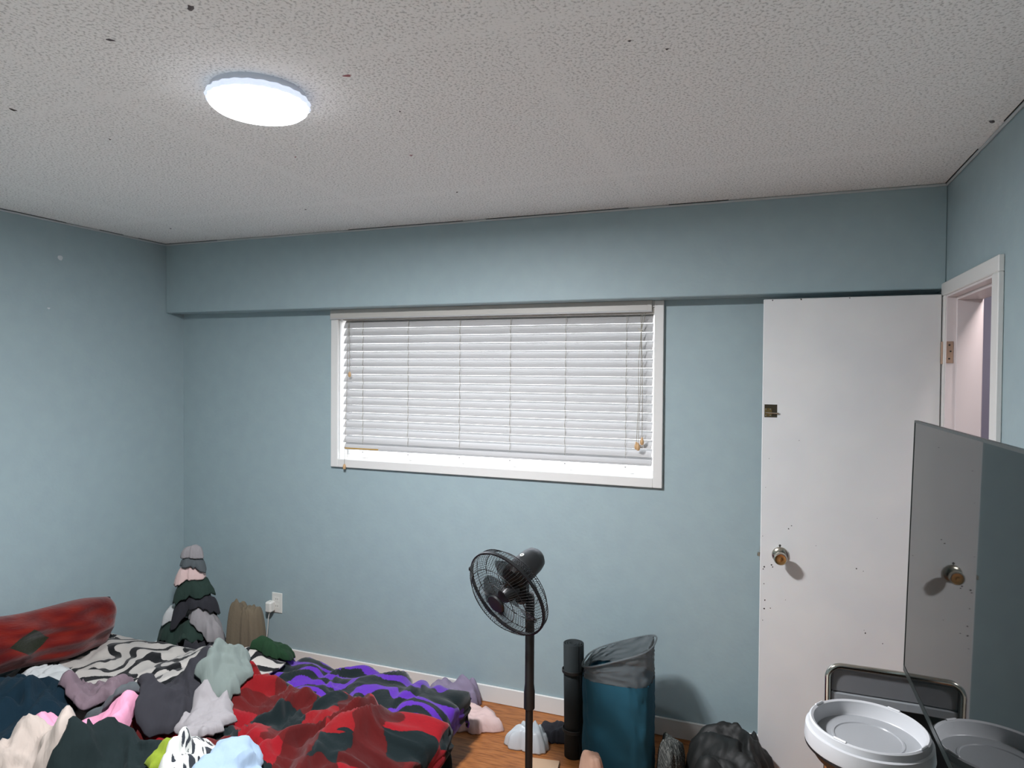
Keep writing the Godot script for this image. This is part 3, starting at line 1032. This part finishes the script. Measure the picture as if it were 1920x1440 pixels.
func clothes():
	tag(heap("garment", "white_cloth", px([[-3.12, 1.16], [-3.06, 1.02], [-2.95, 1.0], [-2.84, 1.08], [-2.88, 1.24], [-3.05, 1.28]]), 0.072), "white cloth crumpled behind the navy garment", "cloth")
	tag(heap("garment", "navy_cloth", px([[-3.08, 1.28], [-2.92, 1.19], [-2.72, 1.17], [-2.50, 1.33], [-2.34, 1.55], [-2.28, 1.74], [-2.4, 1.84], [-2.75, 1.86], [-3.08, 1.70]]), 0.165, {"f": 2.6, "power": 5.0}), "dark navy garment heaped on the bed beside the pink plush", "clothes")
	var pk := heap("plush_blanket", "pink_plush", px([[-2.46, 1.55], [-2.42, 1.38], [-2.33, 1.24], [-2.26, 1.23], [-2.22, 1.33], [-2.16, 1.48], [-2.10, 1.60], [-2.2, 1.68]]), 0.105, {"f": 2.4})
	tag(pk, "soft pink plush blanket lying between navy and dark clothes", "blanket")
	tag(heap("plush_toy", "cream_plush", px([[-2.42, 1.80], [-2.38, 1.62], [-2.28, 1.55], [-2.16, 1.57], [-2.06, 1.66], [-2.04, 1.80], [-2.2, 1.90]]), 0.114, {"f": 3.0}), "cream fluffy plush lump in front of the pink blanket", "plush")
	tag(heap("garment", "grey_cloth", px([[-2.60, 1.10], [-2.46, 1.00], [-2.32, 1.02], [-2.26, 1.16], [-2.28, 1.30], [-2.40, 1.34], [-2.54, 1.26]]), 0.066), "slate grey sweater crumpled on the zebra blanket", "clothes")
	tag(heap("garment", "charcoal_cloth", px([[-2.32, 1.00], [-2.22, 0.93], [-2.12, 1.00], [-2.08, 1.18], [-2.10, 1.34], [-2.20, 1.34], [-2.30, 1.18]]), 0.055), "charcoal garment in the middle of the bed beside the grey sweater", "clothes")
	tag(heap("garment", "mint_cloth", px([[-2.18, 0.92], [-2.10, 0.86], [-2.02, 0.92], [-2.00, 1.06], [-2.06, 1.14], [-2.15, 1.08]]), 0.050), "pale mint-grey cloth tucked against the red comforter", "cloth")
	tag(heap("garment", "mauve_cloth", px([[-2.76, 1.06], [-2.62, 1.00], [-2.52, 1.06], [-2.48, 1.20], [-2.55, 1.32], [-2.68, 1.26]]), 0.060), "mauve grey garment between navy garment and grey sweater", "clothes")
	tag(heap("garment", "pale_grey_cloth", px([[-2.08, 1.12], [-1.98, 1.08], [-1.90, 1.16], [-1.88, 1.28], [-1.96, 1.34], [-2.06, 1.26]]), 0.045), "pale grey shirt between the charcoal garment and the comforter", "clothes")
	tag(heap("garment", "dark_cloth", px([[-2.14, 1.66], [-2.18, 1.50], [-2.12, 1.41], [-1.98, 1.39], [-1.84, 1.44], [-1.74, 1.56], [-1.78, 1.72], [-2.0, 1.78]]), 0.065, {"f": 3.0}), "black-green shirt bunched up beside the cream plush", "clothes")
	tag(heap("strap", "lime_cloth", px([[-1.90, 1.47], [-1.88, 1.43], [-1.85, 1.44], [-1.84, 1.49], [-1.87, 1.56], [-1.90, 1.56]]), 0.03, {"nt": 24, "nr": 8}), "lime green strap between the black-green and leaf-print shirts", "strap")
	tag(heap("garment", "leaf_print", px([[-1.80, 1.62], [-1.86, 1.45], [-1.84, 1.34], [-1.72, 1.32], [-1.62, 1.40], [-1.58, 1.52], [-1.62, 1.64]]), 0.065, {"f": 3.0, "uv": 3.2}), "white shirt with black leaf print beside the red comforter", "clothes")
	tag(heap("garment", "blue_cloth", px([[-1.72, 1.54], [-1.74, 1.34], [-1.66, 1.30], [-1.57, 1.38], [-1.50, 1.52], [-1.56, 1.64]]), 0.030, {"f": 2.4}), "pale blue cloth under the leaf-print shirt", "cloth")
	# small things along the far edge of the bed
	tag(heap("garment", "bottle_green", px([[-2.34, 0.53], [-2.28, 0.46], [-2.18, 0.46], [-2.12, 0.54], [-2.20, 0.60], [-2.30, 0.60]]), 0.06, {"f": 2.4}), "bottle green cloth peaked on the far edge of the purple blanket", "cloth")
	tag(heap("cloth", "yellow_cloth", poly(-1.98, 0.30, 0.09, 0.06, 0.2, 1.0), 0.042), "yellow cloth on the floor between bed and wall", "cloth")

# ------------------------------------------------------------------ clothes piled in the corner
func corner_pile():
	var cx := -2.96
	var cz := 0.31
	var g := "clothes stacked in the corner pile"
	var rows := [
		["laundry_bag", "charcoal_cloth", 0.24, 0.17, 0.32, 0.0, "charcoal laundry bag at the foot of the corner clothes pile", "bag"],
		["garment", "green_cloth", 0.17, 0.13, 0.08, -0.04, "dark green garment above the charcoal bag in the corner pile", "clothes"],
		["garment", "pale_grey_cloth", 0.09, 0.10, 0.12, 0.11, "light grey garment bulging from the side of the corner pile", "clothes"],
		["garment", "white_cloth", 0.09, 0.09, 0.09, -0.08, "white garment on the dark green one in the corner pile", "clothes"],
		["garment", "charcoal_cloth", 0.12, 0.10, 0.07, 0.02, "charcoal garment halfway up the corner pile", "clothes"],
		["garment", "green_cloth", 0.11, 0.09, 0.07, 0.0, "dark green scarf wrapped under the top of the corner pile", "clothes"],
		["garment", "pale_pink", 0.075, 0.075, 0.09, -0.025, "pale pink garment near the top of the corner pile", "clothes"],
		["garment", "grey_cloth", 0.06, 0.06, 0.05, 0.0, "slate grey garment second from the top of the corner pile", "clothes"],
		["garment", "pale_grey_cloth", 0.055, 0.055, 0.07, -0.01, "pale grey cap-shaped garment topping the corner pile", "clothes"]]
	var i := 0
	for r in rows:
		i += 1
		tag(heap(r[0], r[1], poly(cx + r[5], cz, r[2], r[3], i * 0.5, i * 1.7, 11), r[4] * 0.8, {"f": 2.6, "power": 3.6, "rough": 0.4, "seed": i * 13.0, "nt": 60, "nr": 16}), r[6], r[7], g)
	tag(heap("handbag", "olive_cloth", poly(-2.60, 0.30, 0.10, 0.08, 0.0, 2.0), 0.40, {"f": 2.6, "power": 6.0, "rough": 0.12}), "brown-olive fabric bag beside the corner clothes pile", "bag")

# ------------------------------------------------------------------ pedestal fan
func fan():
	var base := Vector3(-0.835, 0, 0.76)
	var t := thing("pedestal_fan", "black pedestal fan with wire cage tilted down", "fan", base)
	var st := mb()
	lathe(st, [Vector2(0.0, 0.0), Vector2(0.17, 0.0), Vector2(0.172, 0.008), Vector2(0.15, 0.022), Vector2(0.05, 0.038), Vector2(0.026, 0.055), Vector2(0.022, 0.10), Vector2(0, 0.10)], 48)
	obj("base", st, "black_plastic", t)
	st = mb()
	lathe(st, [Vector2(0.0145, 0.08), Vector2(0.0145, 0.42)], 20)
	obj("lower_pole", st, "black_plastic", t)
	st = mb()
	lathe(st, [Vector2(0.0145, 0.40), Vector2(0.021, 0.405), Vector2(0.021, 0.47), Vector2(0.0175, 0.50), Vector2(0.0175, 0.83), Vector2(0.012, 0.85), Vector2(0, 0.85)], 20)
	obj("upper_pole", st, "black_plastic", t)
	var dir := Vector3(-0.36, -0.38, 0.85).normalized()
	var pivot := Vector3(-0.030, 0.90, 0.0)
	var bz := Basis.looking_at(-dir, Vector3.UP)       # local +z looks along dir
	var F := Transform3D(bz, pivot)
	var Ly := F * Transform3D(Basis(Vector3.RIGHT, PI / 2), Vector3.ZERO)   # lathe axis (y) along +z of the head
	st = mb()
	box(st, Vector3(-0.022, -0.09, -0.02), Vector3(0.022, 0.02, 0.03), 0.008, Transform3D(Basis(), pivot))
	obj("tilt_joint", st, "black_plastic", t)
	st = mb()
	lathe(st, [Vector2(0.0, -0.115), Vector2(0.030, -0.110), Vector2(0.044, -0.095), Vector2(0.050, -0.07), Vector2(0.053, -0.02), Vector2(0.053, 0.03), Vector2(0.045, 0.055), Vector2(0.03, 0.062), Vector2(0, 0.062)], 36, Ly * Transform3D(Basis(), Vector3(0, 0, -0.035)))
	var mh := obj("motor_housing", st, "black_plastic", t)
	st = mb()
	lathe(st, [Vector2(0.0045, 0.0), Vector2(0.0045, 0.004), Vector2(0.008, 0.004), Vector2(0.008, 0.0)], 18, F * Transform3D(Basis(), Vector3(0.0, 0.086, -0.03)))
	tag_part(obj("oscillation_knob", st, "plate_white", mh), "small white ring on the motor top")
	# wire cage: rear and front baskets, hub plates, rim band
	var R := 0.176
	for side in [-1, 1]:
		st = mb()
		var n := 84
		for k in n:
			var a := TAU * (k + (0.25 if side > 0 else 0.0)) / n
			var e := Vector3(cos(a), sin(a), 0)
			var tw: Vector3 = Vector3(-sin(a), cos(a), 0) * 0.01 * side
			var pts := []
			if side > 0:
				pts = [e * 0.034 + Vector3(0, 0, 0.158), e * 0.085 + tw + Vector3(0, 0, 0.155), e * 0.135 + tw + Vector3(0, 0, 0.142), e * 0.166 + Vector3(0, 0, 0.120), e * R + Vector3(0, 0, 0.100)]
			else:
				pts = [e * 0.045 + Vector3(0, 0, 0.030), e * 0.10 + tw + Vector3(0, 0, 0.034), e * 0.150 + tw + Vector3(0, 0, 0.046), e * 0.172 + Vector3(0, 0, 0.068), e * R + Vector3(0, 0, 0.094)]
			var q := []
			for p in pts:
				q.append(F * p)
			tube(st, q, 0.00085, 4)
		for rr in ([[0.085, 0.156], [0.135, 0.143]] if side > 0 else [[0.10, 0.033], [0.15, 0.045], [0.174, 0.07]]):
			var ring := []
			for k in 48:
				ring.append(F * Vector3(cos(TAU * k / 48.0) * rr[0], sin(TAU * k / 48.0) * rr[0], rr[1]))
			tube(st, ring, 0.0014, 5, true)
		obj("front_grille" if side > 0 else "rear_grille", st, "black_wire", t)
	st = mb()
	lathe(st, [Vector2(R - 0.003, 0.092), Vector2(R + 0.0035, 0.092), Vector2(R + 0.0035, 0.103), Vector2(R - 0.003, 0.103), Vector2(R - 0.003, 0.092)], 64, Ly)
	var rb := obj("rim_band", st, "black_wire", t)
	st = mb()
	box(st, Vector3(-0.008, R, 0.088), Vector3(0.008, R + 0.010, 0.107), 0.002, F * Transform3D(Basis(Vector3.BACK, 1.15), Vector3.ZERO))
	obj("rim_clip", st, "black_plastic", rb)
	st = mb()
	lathe(st, [Vector2(0.036, 0.152), Vector2(0.038, 0.158), Vector2(0.034, 0.164), Vector2(0.0, 0.167)], 32, Ly)
	obj("grille_badge", st, "black_plastic", t)
	st = mb()
	lathe(st, [Vector2(0.030, 0.055), Vector2(0.034, 0.06), Vector2(0.034, 0.10), Vector2(0.026, 0.118), Vector2(0.0, 0.122)], 28, Ly)
	obj("blade_hub", st, "black_plastic", t)
	for k in 3:
		st = mb()
		var P := []
		var UV := []
		for j in 9:
			for i in 9:
				var s := float(j) / 8.0
				var c := float(i) / 8.0 - 0.5
				var r := lerpf(0.030, 0.150, s)
				var half := lerpf(0.30, 0.46, sin(s * PI * 0.75)) * (1.0 - 0.35 * pow(s, 6.0))
				var a := c * 2.0 * half + 0.35 * s + TAU * k / 3.0 - 1.15
				P.append(F * Vector3(cos(a) * r, sin(a) * r, 0.085 + c * 0.045 * (1.0 - 0.3 * s)))
				UV.append(Vector2(c, s))
		grid_mesh(st, P, UV, 9, 9, 0.0018)
		obj("blade", st, "blade_smoke", t)

# ------------------------------------------------------------------ things on the floor under the window
func floor_clutter():
	# rolled dark mat standing on end
	var t := thing("rolled_mat", "dark rolled-up mat standing on end beside the fan", "mat", Vector3(-0.775, 0.0, 0.32))
	var st := mb()
	var spiral := []
	for i in 90:
		var a := i * 0.22
		var r := 0.012 + a * 0.0017
		spiral.append(Vector2(cos(a) * r, sin(a) * r))
	st.set_smooth_group(0)
	for i in spiral.size() - 1:
		var a: Vector2 = spiral[i]
		var b: Vector2 = spiral[i + 1]
		for s in [0.0, 0.004]:
			var a2: Vector2 = a * (1.0 + s / maxf(a.length(), 0.004))
			var b2: Vector2 = b * (1.0 + s / maxf(b.length(), 0.004))
			quad(st, Vector3(a2.x, 0.0, a2.y), Vector3(b2.x, 0.0, b2.y), Vector3(b2.x, 0.50, b2.y), Vector3(a2.x, 0.50, a2.y), Vector3(a.x, 0, a.y) * (1.0 if s > 0 else -1.0))
		var a3 := a * (1.0 + 0.004 / maxf(a.length(), 0.004))
		var b3 := b * (1.0 + 0.004 / maxf(b.length(), 0.004))
		for y in [0.0, 0.5]:
			quad(st, Vector3(a.x, y, a.y), Vector3(b.x, y, b.y), Vector3(b3.x, y, b3.y), Vector3(a3.x, y, a3.y), Vector3(0, 1 if y > 0 else -1, 0))
	obj("roll", st, "mat_dark", t)
	for y in [0.12, 0.38]:
		st = mb()
		lathe(st, [Vector2(0.047, y - 0.008), Vector2(0.0495, y - 0.006), Vector2(0.0495, y + 0.006), Vector2(0.047, y + 0.008)], 28)
		obj("tie_band", st, "bag_black", t)
	t.rotation = Vector3(0, 0, deg_to_rad(1.0))
	# teal hamper with a sagging grey net collar
	t = thing("laundry_hamper", "tall teal fabric hamper with sheer grey top by the wall", "hamper", Vector3(-0.575, 0.0, 0.33))
	var hx := 0.148
	var hz := 0.12
	var rows := 22
	st = mb()
	hamper_wall(st, hx, hz, 0.0, func(_a): return 0.40, 0.0)
	obj("body", st, "teal_cloth", t)
	st = mb()
	hamper_wall(st, hx, hz, 0.398, func(a): return 0.50 + 0.06 * squircle(a, 1.0, 1.0).x, 0.004)
	obj("net_collar", st, "net_grey", t)
	st = mb()
	var rim := []
	for k in 64:
		var a := TAU * k / 64.0
		var q := squircle(a, hx + 0.004, hz + 0.004)
		rim.append(Vector3(q.x, 0.50 + 0.06 * squircle(a, 1.0, 1.0).x, q.y))
	tube(st, rim, 0.004, 6, true)
	obj("rim_wire", st, "net_grey", t)
	# black bag and speckled cloth beside the door
	var bb := heap("duffel_bag", "bag_black", px([[-0.28, 0.16], [-0.16, 0.09], [-0.04, 0.09], [0.04, 0.20], [0.04, 0.42], [-0.10, 0.52], [-0.27, 0.46]]), 0.19, {"floor": true, "f": 3.4, "power": 6.0, "rough": 0.4})
	tag(bb, "black slumped bag on the floor beside the door", "bag")
	tag(heap("cloth", "speckle", poly(-0.355, 0.33, 0.05, 0.09, 0.1, 3.0), 0.17, {"floor": true, "power": 5.0, "rough": 0.35}), "speckled black and white cloth between hamper and black bag", "cloth")
	# pale heaps along the baseboard
	tag(heap("cloth", "pale_pink", px([[-1.50, 0.22], [-1.38, 0.14], [-1.22, 0.16], [-1.12, 0.24], [-1.20, 0.32], [-1.42, 0.33]]), 0.075, {"floor": true}), "pale pink cloth crumpled on the floor at the foot of the bed", "cloth")
	tag(heap("cloth", "lavender_cloth", px([[-1.62, 0.10], [-1.52, 0.03], [-1.34, 0.03], [-1.31, 0.10], [-1.40, 0.16], [-1.58, 0.17]]), 0.13, {"floor": true, "power": 4.0}), "lavender grey folded cloth against the baseboard", "cloth")
	var pb := heap("plastic_bag", "bag_white", px([[-1.09, 0.34], [-1.04, 0.26], [-0.95, 0.25], [-0.88, 0.32], [-0.92, 0.37], [-1.04, 0.38]]), 0.10, {"floor": true, "f": 5.0})
	tag(pb, "crumpled whitish plastic bag on the floor behind the fan", "bag")
	tag(heap("cloth", "charcoal_cloth", px([[-0.98, 0.18], [-0.88, 0.12], [-0.80, 0.16], [-0.80, 0.24], [-0.90, 0.27], [-0.97, 0.25]]), 0.06, {"floor": true}), "dark grey cloth on the floor between fan and rolled mat", "cloth")
	# long brown board leaning low along the wall
	var st2 := mb()
	box(st2, Vector3(-0.16, 0, -0.012), Vector3(0.16, 0.03, 0.012), 0.003)
	var bd := obj("wooden_board", st2, "dark_wood")
	bd.position = Vector3(-1.44, 0.012, 0.20)
	tag(bd, "short dark brown board on the floor under the lavender cloth", "board")
	# flattened cardboard and small things by the hamper
	st2 = mb()
	box(st2, Vector3(-0.07, 0, -0.08), Vector3(0.07, 0.006, 0.08), 0.001)
	box(st2, Vector3(-0.068, 0.0065, -0.078), Vector3(0.068, 0.0125, 0.079), 0.001)
	var cb := obj("cardboard_sheet", st2, "cardboard")
	cb.position = Vector3(-0.87, 0.002, 0.495)
	cb.rotation.y = 0.15
	tag(cb, "folded flat piece of tan cardboard on the floor beside the fan", "cardboard")
	tag(heap("cloth", "peach_cloth", poly(-0.64, 0.55, 0.05, 0.05, 0.3, 1.0), 0.17, {"floor": true, "nt": 40, "nr": 12, "power": 5.0, "rough": 0.3}), "peach cloth standing up in front of the teal hamper", "cloth")
	var bt := thing("bottle", "small white bottle with dark cap in front of the hamper", "bottle", Vector3(-0.655, 0.0, 0.665))
	st2 = mb()
	lathe(st2, [Vector2(0, 0.0), Vector2(0.020, 0.0), Vector2(0.022, 0.004), Vector2(0.022, 0.085), Vector2(0.018, 0.10), Vector2(0.010, 0.108), Vector2(0.010, 0.114), Vector2(0, 0.114)], 24)
	obj("body", st2, "plate_white", bt)
	st2 = mb()
	lathe(st2, [Vector2(0.012, 0.108), Vector2(0.012, 0.128), Vector2(0.011, 0.130), Vector2(0, 0.130)], 20)
	obj("cap", st2, "bag_black", bt)

func squircle(a: float, hx: float, hz: float) -> Vector2:
	var c := cos(a)
	var s := sin(a)
	return Vector2(signf(c) * pow(absf(c), 0.6) * hx, signf(s) * pow(absf(s), 0.6) * hz)

func hamper_wall(st: SurfaceTool, hx: float, hz: float, y0: float, topf: Callable, inset: float):
	# soft four-sided tube with creases, double-walled
	st.set_smooth_group(0)
	var n := 64
	var m := 14
	for side in 2:
		var off := -inset - (0.003 if side else 0.0)
		for k in n:
			for j in m:
				var q := []
				for d in [[0, 0], [1, 0], [1, 1], [0, 1]]:
					var a: float = TAU * ((k + d[0]) % n) / n
					var v: float = float(j + d[1]) / m
					var w := 0.006 * noise.get_noise_2d(cos(a) * 200.0 + 5.0, sin(a) * 200.0 + v * 260.0)
					var p := squircle(a, hx + off + w, hz + off + w)
					q.append(Vector3(p.x, lerpf(y0, topf.call(a), v), p.y))
				var nn: Vector3 = (q[0] + q[1]) * Vector3(1, 0, 1)
				quad(st, q[0], q[1], q[2], q[3], nn * (-1.0 if side else 1.0))
	if y0 < 0.01:
		st.set_smooth_group(-1)
		for k in n:
			var a := squircle(TAU * k / n, hx, hz)
			var b := squircle(TAU * (k + 1) / n, hx, hz)
			tri(st, Vector3(0, 0.002, 0), Vector3(a.x, 0.002, a.y), Vector3(b.x, 0.002, b.y), Vector3.UP)

# ------------------------------------------------------------------ chair, tub and tinted glass by the right wall
func chair_corner():
	var t := thing("dining_chair", "chrome tube chair with grey back pad beside the tinted glass", "chair", Vector3(0.377, 0, 0.9))
	var hw := 0.186
	var r := 0.009
	var ytop := 0.796
	var pts := [Vector3(-hw, 0.0, 0.0), Vector3(-hw, 0.4, 0.0)]
	pts += arc(Vector3(-hw + 0.04, ytop - 0.04, 0), Vector3.RIGHT, Vector3.UP, 0.04, PI, PI / 2, 8)
	pts += arc(Vector3(hw - 0.04, ytop - 0.04, 0), Vector3.RIGHT, Vector3.UP, 0.04, PI / 2, 0, 8)
	pts += [Vector3(hw, 0.4, 0.0), Vector3(hw, 0.0, 0.0)]
	var st := mb()
	tube(st, pts, r, 12)
	obj("back_frame", st, "chrome", t)
	st = mb()
	box(st, Vector3(-hw + 0.012, 0.712, -0.016), Vector3(hw - 0.012, ytop - 0.012, -0.004), 0.004)
	obj("back_pad", st, "vinyl_grey", t)
	st = mb()
	box(st, Vector3(-hw + 0.012, 0.684, -0.014), Vector3(hw - 0.012, 0.7115, 0.0), 0.003)
	obj("pad_welt", st, "vinyl_light", t)
	st = mb()
	box(st, Vector3(-hw + 0.004, 0.50, -0.028), Vector3(hw - 0.004, 0.775, -0.0165), 0.004)
	obj("back_board", st, "vinyl_black", t)
	st = mb()
	box(st, Vector3(-hw, 0.405, 0.02), Vector3(hw, 0.452, 0.42), 0.014)
	obj("seat", st, "vinyl_black", t)
	for s in [-1, 1]:
		st = mb()
		tube(st, [Vector3(s * (hw - 0.01), 0.0, 0.40), Vector3(s * (hw - 0.01), 0.37, 0.39), Vector3(s * (hw - 0.01), 0.398, 0.37), Vector3(s * (hw - 0.01), 0.398, 0.0)], r, 10)
		obj("leg", st, "chrome", t)
	# what stands on the seat: canister, pan, lid
	var c := Vector3(0.240, 0, 1.385)
	t = thing("canister", "black canister on the chair seat under the pan", "canister", Vector3(0.262, 0.452, 1.22))
	st = mb()
	lathe(st, [Vector2(0, 0), Vector2(0.056, 0), Vector2(0.060, 0.006), Vector2(0.060, 0.29), Vector2(0.057, 0.298), Vector2(0, 0.298)], 36)
	obj("body", st, "enamel_black", t)
	st = mb()
	lathe(st, [Vector2(0.0605, 0.27), Vector2(0.0625, 0.272), Vector2(0.0625, 0.299), Vector2(0.059, 0.302), Vector2(0, 0.302)], 36)
	obj("cap", st, "enamel_black", t)
	t = thing("pan", "shallow black pan with bright flecked rim under the white lid", "pan", Vector3(c.x, 0.754, c.z))
	st = mb()
	lathe(st, [Vector2(0, 0), Vector2(0.09, 0.0), Vector2(0.118, 0.014), Vector2(0.132, 0.036), Vector2(0.137, 0.040), Vector2(0.137, 0.046), Vector2(0.130, 0.045), Vector2(0.115, 0.020), Vector2(0.088, 0.006), Vector2(0, 0.006)], 64)
	obj("bowl", st, "enamel_black", t)
	st = mb()
	lathe(st, [Vector2(0.136, 0.0385), Vector2(0.1395, 0.040), Vector2(0.1395, 0.045), Vector2(0.136, 0.0465)], 64)
	obj("rim", st, "enamel_black", t)
	t = thing("plastic_tub", "shallow translucent white plastic tub beside the tinted glass", "tub", Vector3(c.x, 0.801, c.z))
	var Ro := 0.140
	st = mb()
	lathe(st, [Vector2(0.128, 0.0), Vector2(Ro, 0.0), Vector2(Ro + 0.001, 0.004), Vector2(Ro - 0.002, 0.034), Vector2(Ro - 0.008, 0.036), Vector2(Ro - 0.010, 0.050), Vector2(Ro - 0.014, 0.053), Vector2(Ro - 0.020, 0.050), Vector2(Ro - 0.024, 0.020), Vector2(Ro - 0.026, 0.018), Vector2(Ro - 0.026, 0.015), Vector2(0.128, 0.0)], 96)
	obj("rim", st, "lid_white", t)
	st = mb()
	lathe(st, [Vector2(0, 0.014), Vector2(Ro - 0.025, 0.014), Vector2(Ro - 0.025, 0.0175), Vector2(0.080, 0.0175), Vector2(0.078, 0.020), Vector2(0.074, 0.020), Vector2(0.072, 0.0175), Vector2(0, 0.0175)], 96)
	obj("panel", st, "lid_clear", t)
	for k in 4:
		st = mb()
		var a := 0.6 + TAU * k / 4.0
		box(st, Vector3(-0.016, 0.049, -0.003), Vector3(0.016, 0.0555, 0.003), 0.002, Transform3D(Basis(Vector3.UP, PI / 2 - a), Vector3(cos(a), 0, sin(a)) * (Ro - 0.015)))
		obj("lug", st, "lid_white", t)
	# tinted glass panel on edge, parallel to the wall
	t = thing("glass_panel", "dark tinted glass panel on edge mirroring the door", "glass panel", Vector3(0.372, 0.864, 1.04))
	var lean := Transform3D(Basis(Vector3.BACK, deg_to_rad(-0.75)), Vector3.ZERO)
	var shear := 0.042
	st = mb()
	st.set_smooth_group(-1)
	var g := [Vector3(0, 0, 0), Vector3(0, 0, 1.18), Vector3(0, 0.715, 1.18 + shear), Vector3(0, 0.706, shear)]
	for i in 4:
		g[i] = lean * g[i]
	quad(st, g[0], g[1], g[2], g[3], Vector3(-1, 0, 0))
	obj("mirror_face", st, "tinted_glass", t)
	# dark edging along the bottom, top and far edges
	for e in [[0, 1, 3, 2, 0.016], [3, 2, 0, 1, 0.006], [0, 3, 1, 2, 0.004]]:
		var in0: Vector3 = (g[e[2]] - g[e[0]]).normalized() * e[4]
		var in1: Vector3 = (g[e[3]] - g[e[1]]).normalized() * e[4]
		var off := Vector3(-0.0012, 0, 0)
		st = mb()
		st.set_smooth_group(-1)
		quad(st, g[e[0]] + off, g[e[1]] + off, g[e[1]] + in1 + off, g[e[0]] + in0 + off, Vector3(-1, 0, 0))
		quad(st, g[e[0]] + in0 + off, g[e[1]] + in1 + off, g[e[1]] + in1, g[e[0]] + in0, in0)
		quad(st, g[e[0]] + off, g[e[1]] + off, g[e[1]], g[e[0]], -in0)
		obj("edge_strip", st, "tinted_edge", t)
	st = mb()
	st.set_smooth_group(-1)
	var w := Vector3(0.008, 0, 0)
	for i in 4:
		var a: Vector3 = g[i] + Vector3(0.0003, 0, 0)
		var b: Vector3 = g[(i + 1) % 4] + Vector3(0.0003, 0, 0)
		quad(st, a, b, b + w, a + w, (a + b) / 2.0 - (g[0] + g[2]) / 2.0)
	quad(st, g[0] + w, g[1] + w, g[2] + w, g[3] + w, Vector3(1, 0, 0))
	obj("backing", st, "tinted_edge", t)
	# dresser below the frame that the panel stands on
	t = thing("dresser", "dark wooden dresser along the wall under the tinted glass", "dresser", Vector3(0.49, 0, 1.98))
	st = mb()
	box(st, Vector3(-0.125, 0.06, -0.30), Vector3(0.14, 0.835, 0.42), 0.004)
	obj("body", st, "dark_wood", t)
	st = mb()
	box(st, Vector3(-0.14, 0.836, -0.32), Vector3(0.145, 0.8635, 0.44), 0.005)
	obj("top", st, "dark_wood", t)
	for y in [0.09, 0.34, 0.59]:
		st = mb()
		box(st, Vector3(-0.140, y, -0.285), Vector3(-0.126, y + 0.225, 0.405), 0.004)
		var dr := obj("drawer", st, "dark_wood", t)
		for z in [-0.1, 0.22]:
			st = mb()
			lathe(st, [Vector2(0.006, 0), Vector2(0.006, 0.012), Vector2(0.013, 0.018), Vector2(0.011, 0.026), Vector2(0, 0.028)], 16, Transform3D(Basis(Vector3.BACK, PI / 2), Vector3(-0.140, y + 0.112, z)))
			obj("drawer_knob", st, "dull_brass", dr)
	for e in [[-0.11, -0.28], [0.115, -0.28], [-0.11, 0.39], [0.115, 0.39]]:
		st = mb()
		box(st, Vector3(e[0] - 0.015, 0.0, e[1] - 0.015), Vector3(e[0] + 0.015, 0.06, e[1] + 0.015), 0.002)
		obj("leg", st, "dark_wood", t)

# ------------------------------------------------------------------ flecks on ceiling and wall
func marks():
	mat("fleck_grey", c8(96, 92, 94), 0.9)
	mat("fleck_red", c8(158, 104, 108), 0.9)
	mat("fleck_white", c8(205, 212, 214), 0.9)
	var ceil: Node = get_node("ceiling")
	var wl: Node = get_node("wall_left")
	var rng := RandomNumberGenerator.new()
	rng.seed = 77
	for e in [[-1.124, 2.112, 0.013, "fleck_grey"], [-1.403, 2.07, 0.010, "fleck_grey"], [-2.047, 1.863, 0.012, "chip_dark"], [-1.003, 1.731, 0.013, "fleck_red"], [-1.159, 1.12, 0.008, "fleck_red"], [-1.214, 0.632, 0.007, "chip_dark"], [-0.996, 1.479, 0.005, "fleck_grey"], [-1.551, 1.238, 0.005, "fleck_red"], [-2.963, 0.466, 0.008, "fleck_grey"], [-2.007, 0.589, 0.006, "fleck_grey"], [0.610, 0.83, 0.016, "fleck_grey"], [-0.298, 1.67, 0.006, "fleck_grey"], [-0.225, 1.603, 0.005, "fleck_grey"], [-2.007, 1.587, 0.005, "fleck_grey"]]:
		var st := mb()
		st.set_smooth_group(-1)
		var c := Vector3(e[0], H - 0.0035, e[1])
		var ang := rng.randf() * PI
		var ring := []
		for i in 9:
			var a := TAU * i / 9.0
			var v := Vector2(cos(a) * e[2], sin(a) * e[2] * 0.55).rotated(ang) * rng.randf_range(0.55, 1.25)
			ring.append(Vector3(c.x + v.x, H - 0.0004, c.z + v.y))
		for i in 9:
			tri(st, c, ring[i], ring[(i + 1) % 9], Vector3.DOWN)
		obj("fleck", st, e[3], ceil)
	for e in [[2.255, 0.776, 0.014], [1.995, 0.837, 0.007]]:
		var st := mb()
		st.set_smooth_group(-1)
		var c := Vector3(XL + 0.002, e[0], e[1])
		var ring := []
		for i in 9:
			var a := TAU * i / 9.0
			var r: float = e[2] * rng.randf_range(0.5, 1.3)
			ring.append(Vector3(XL + 0.0003, e[0] + sin(a) * r, e[1] + cos(a) * r))
		for i in 9:
			tri(st, c, ring[i], ring[(i + 1) % 9], Vector3.RIGHT)
		obj("plaster_chip", st, "fleck_white", wl)
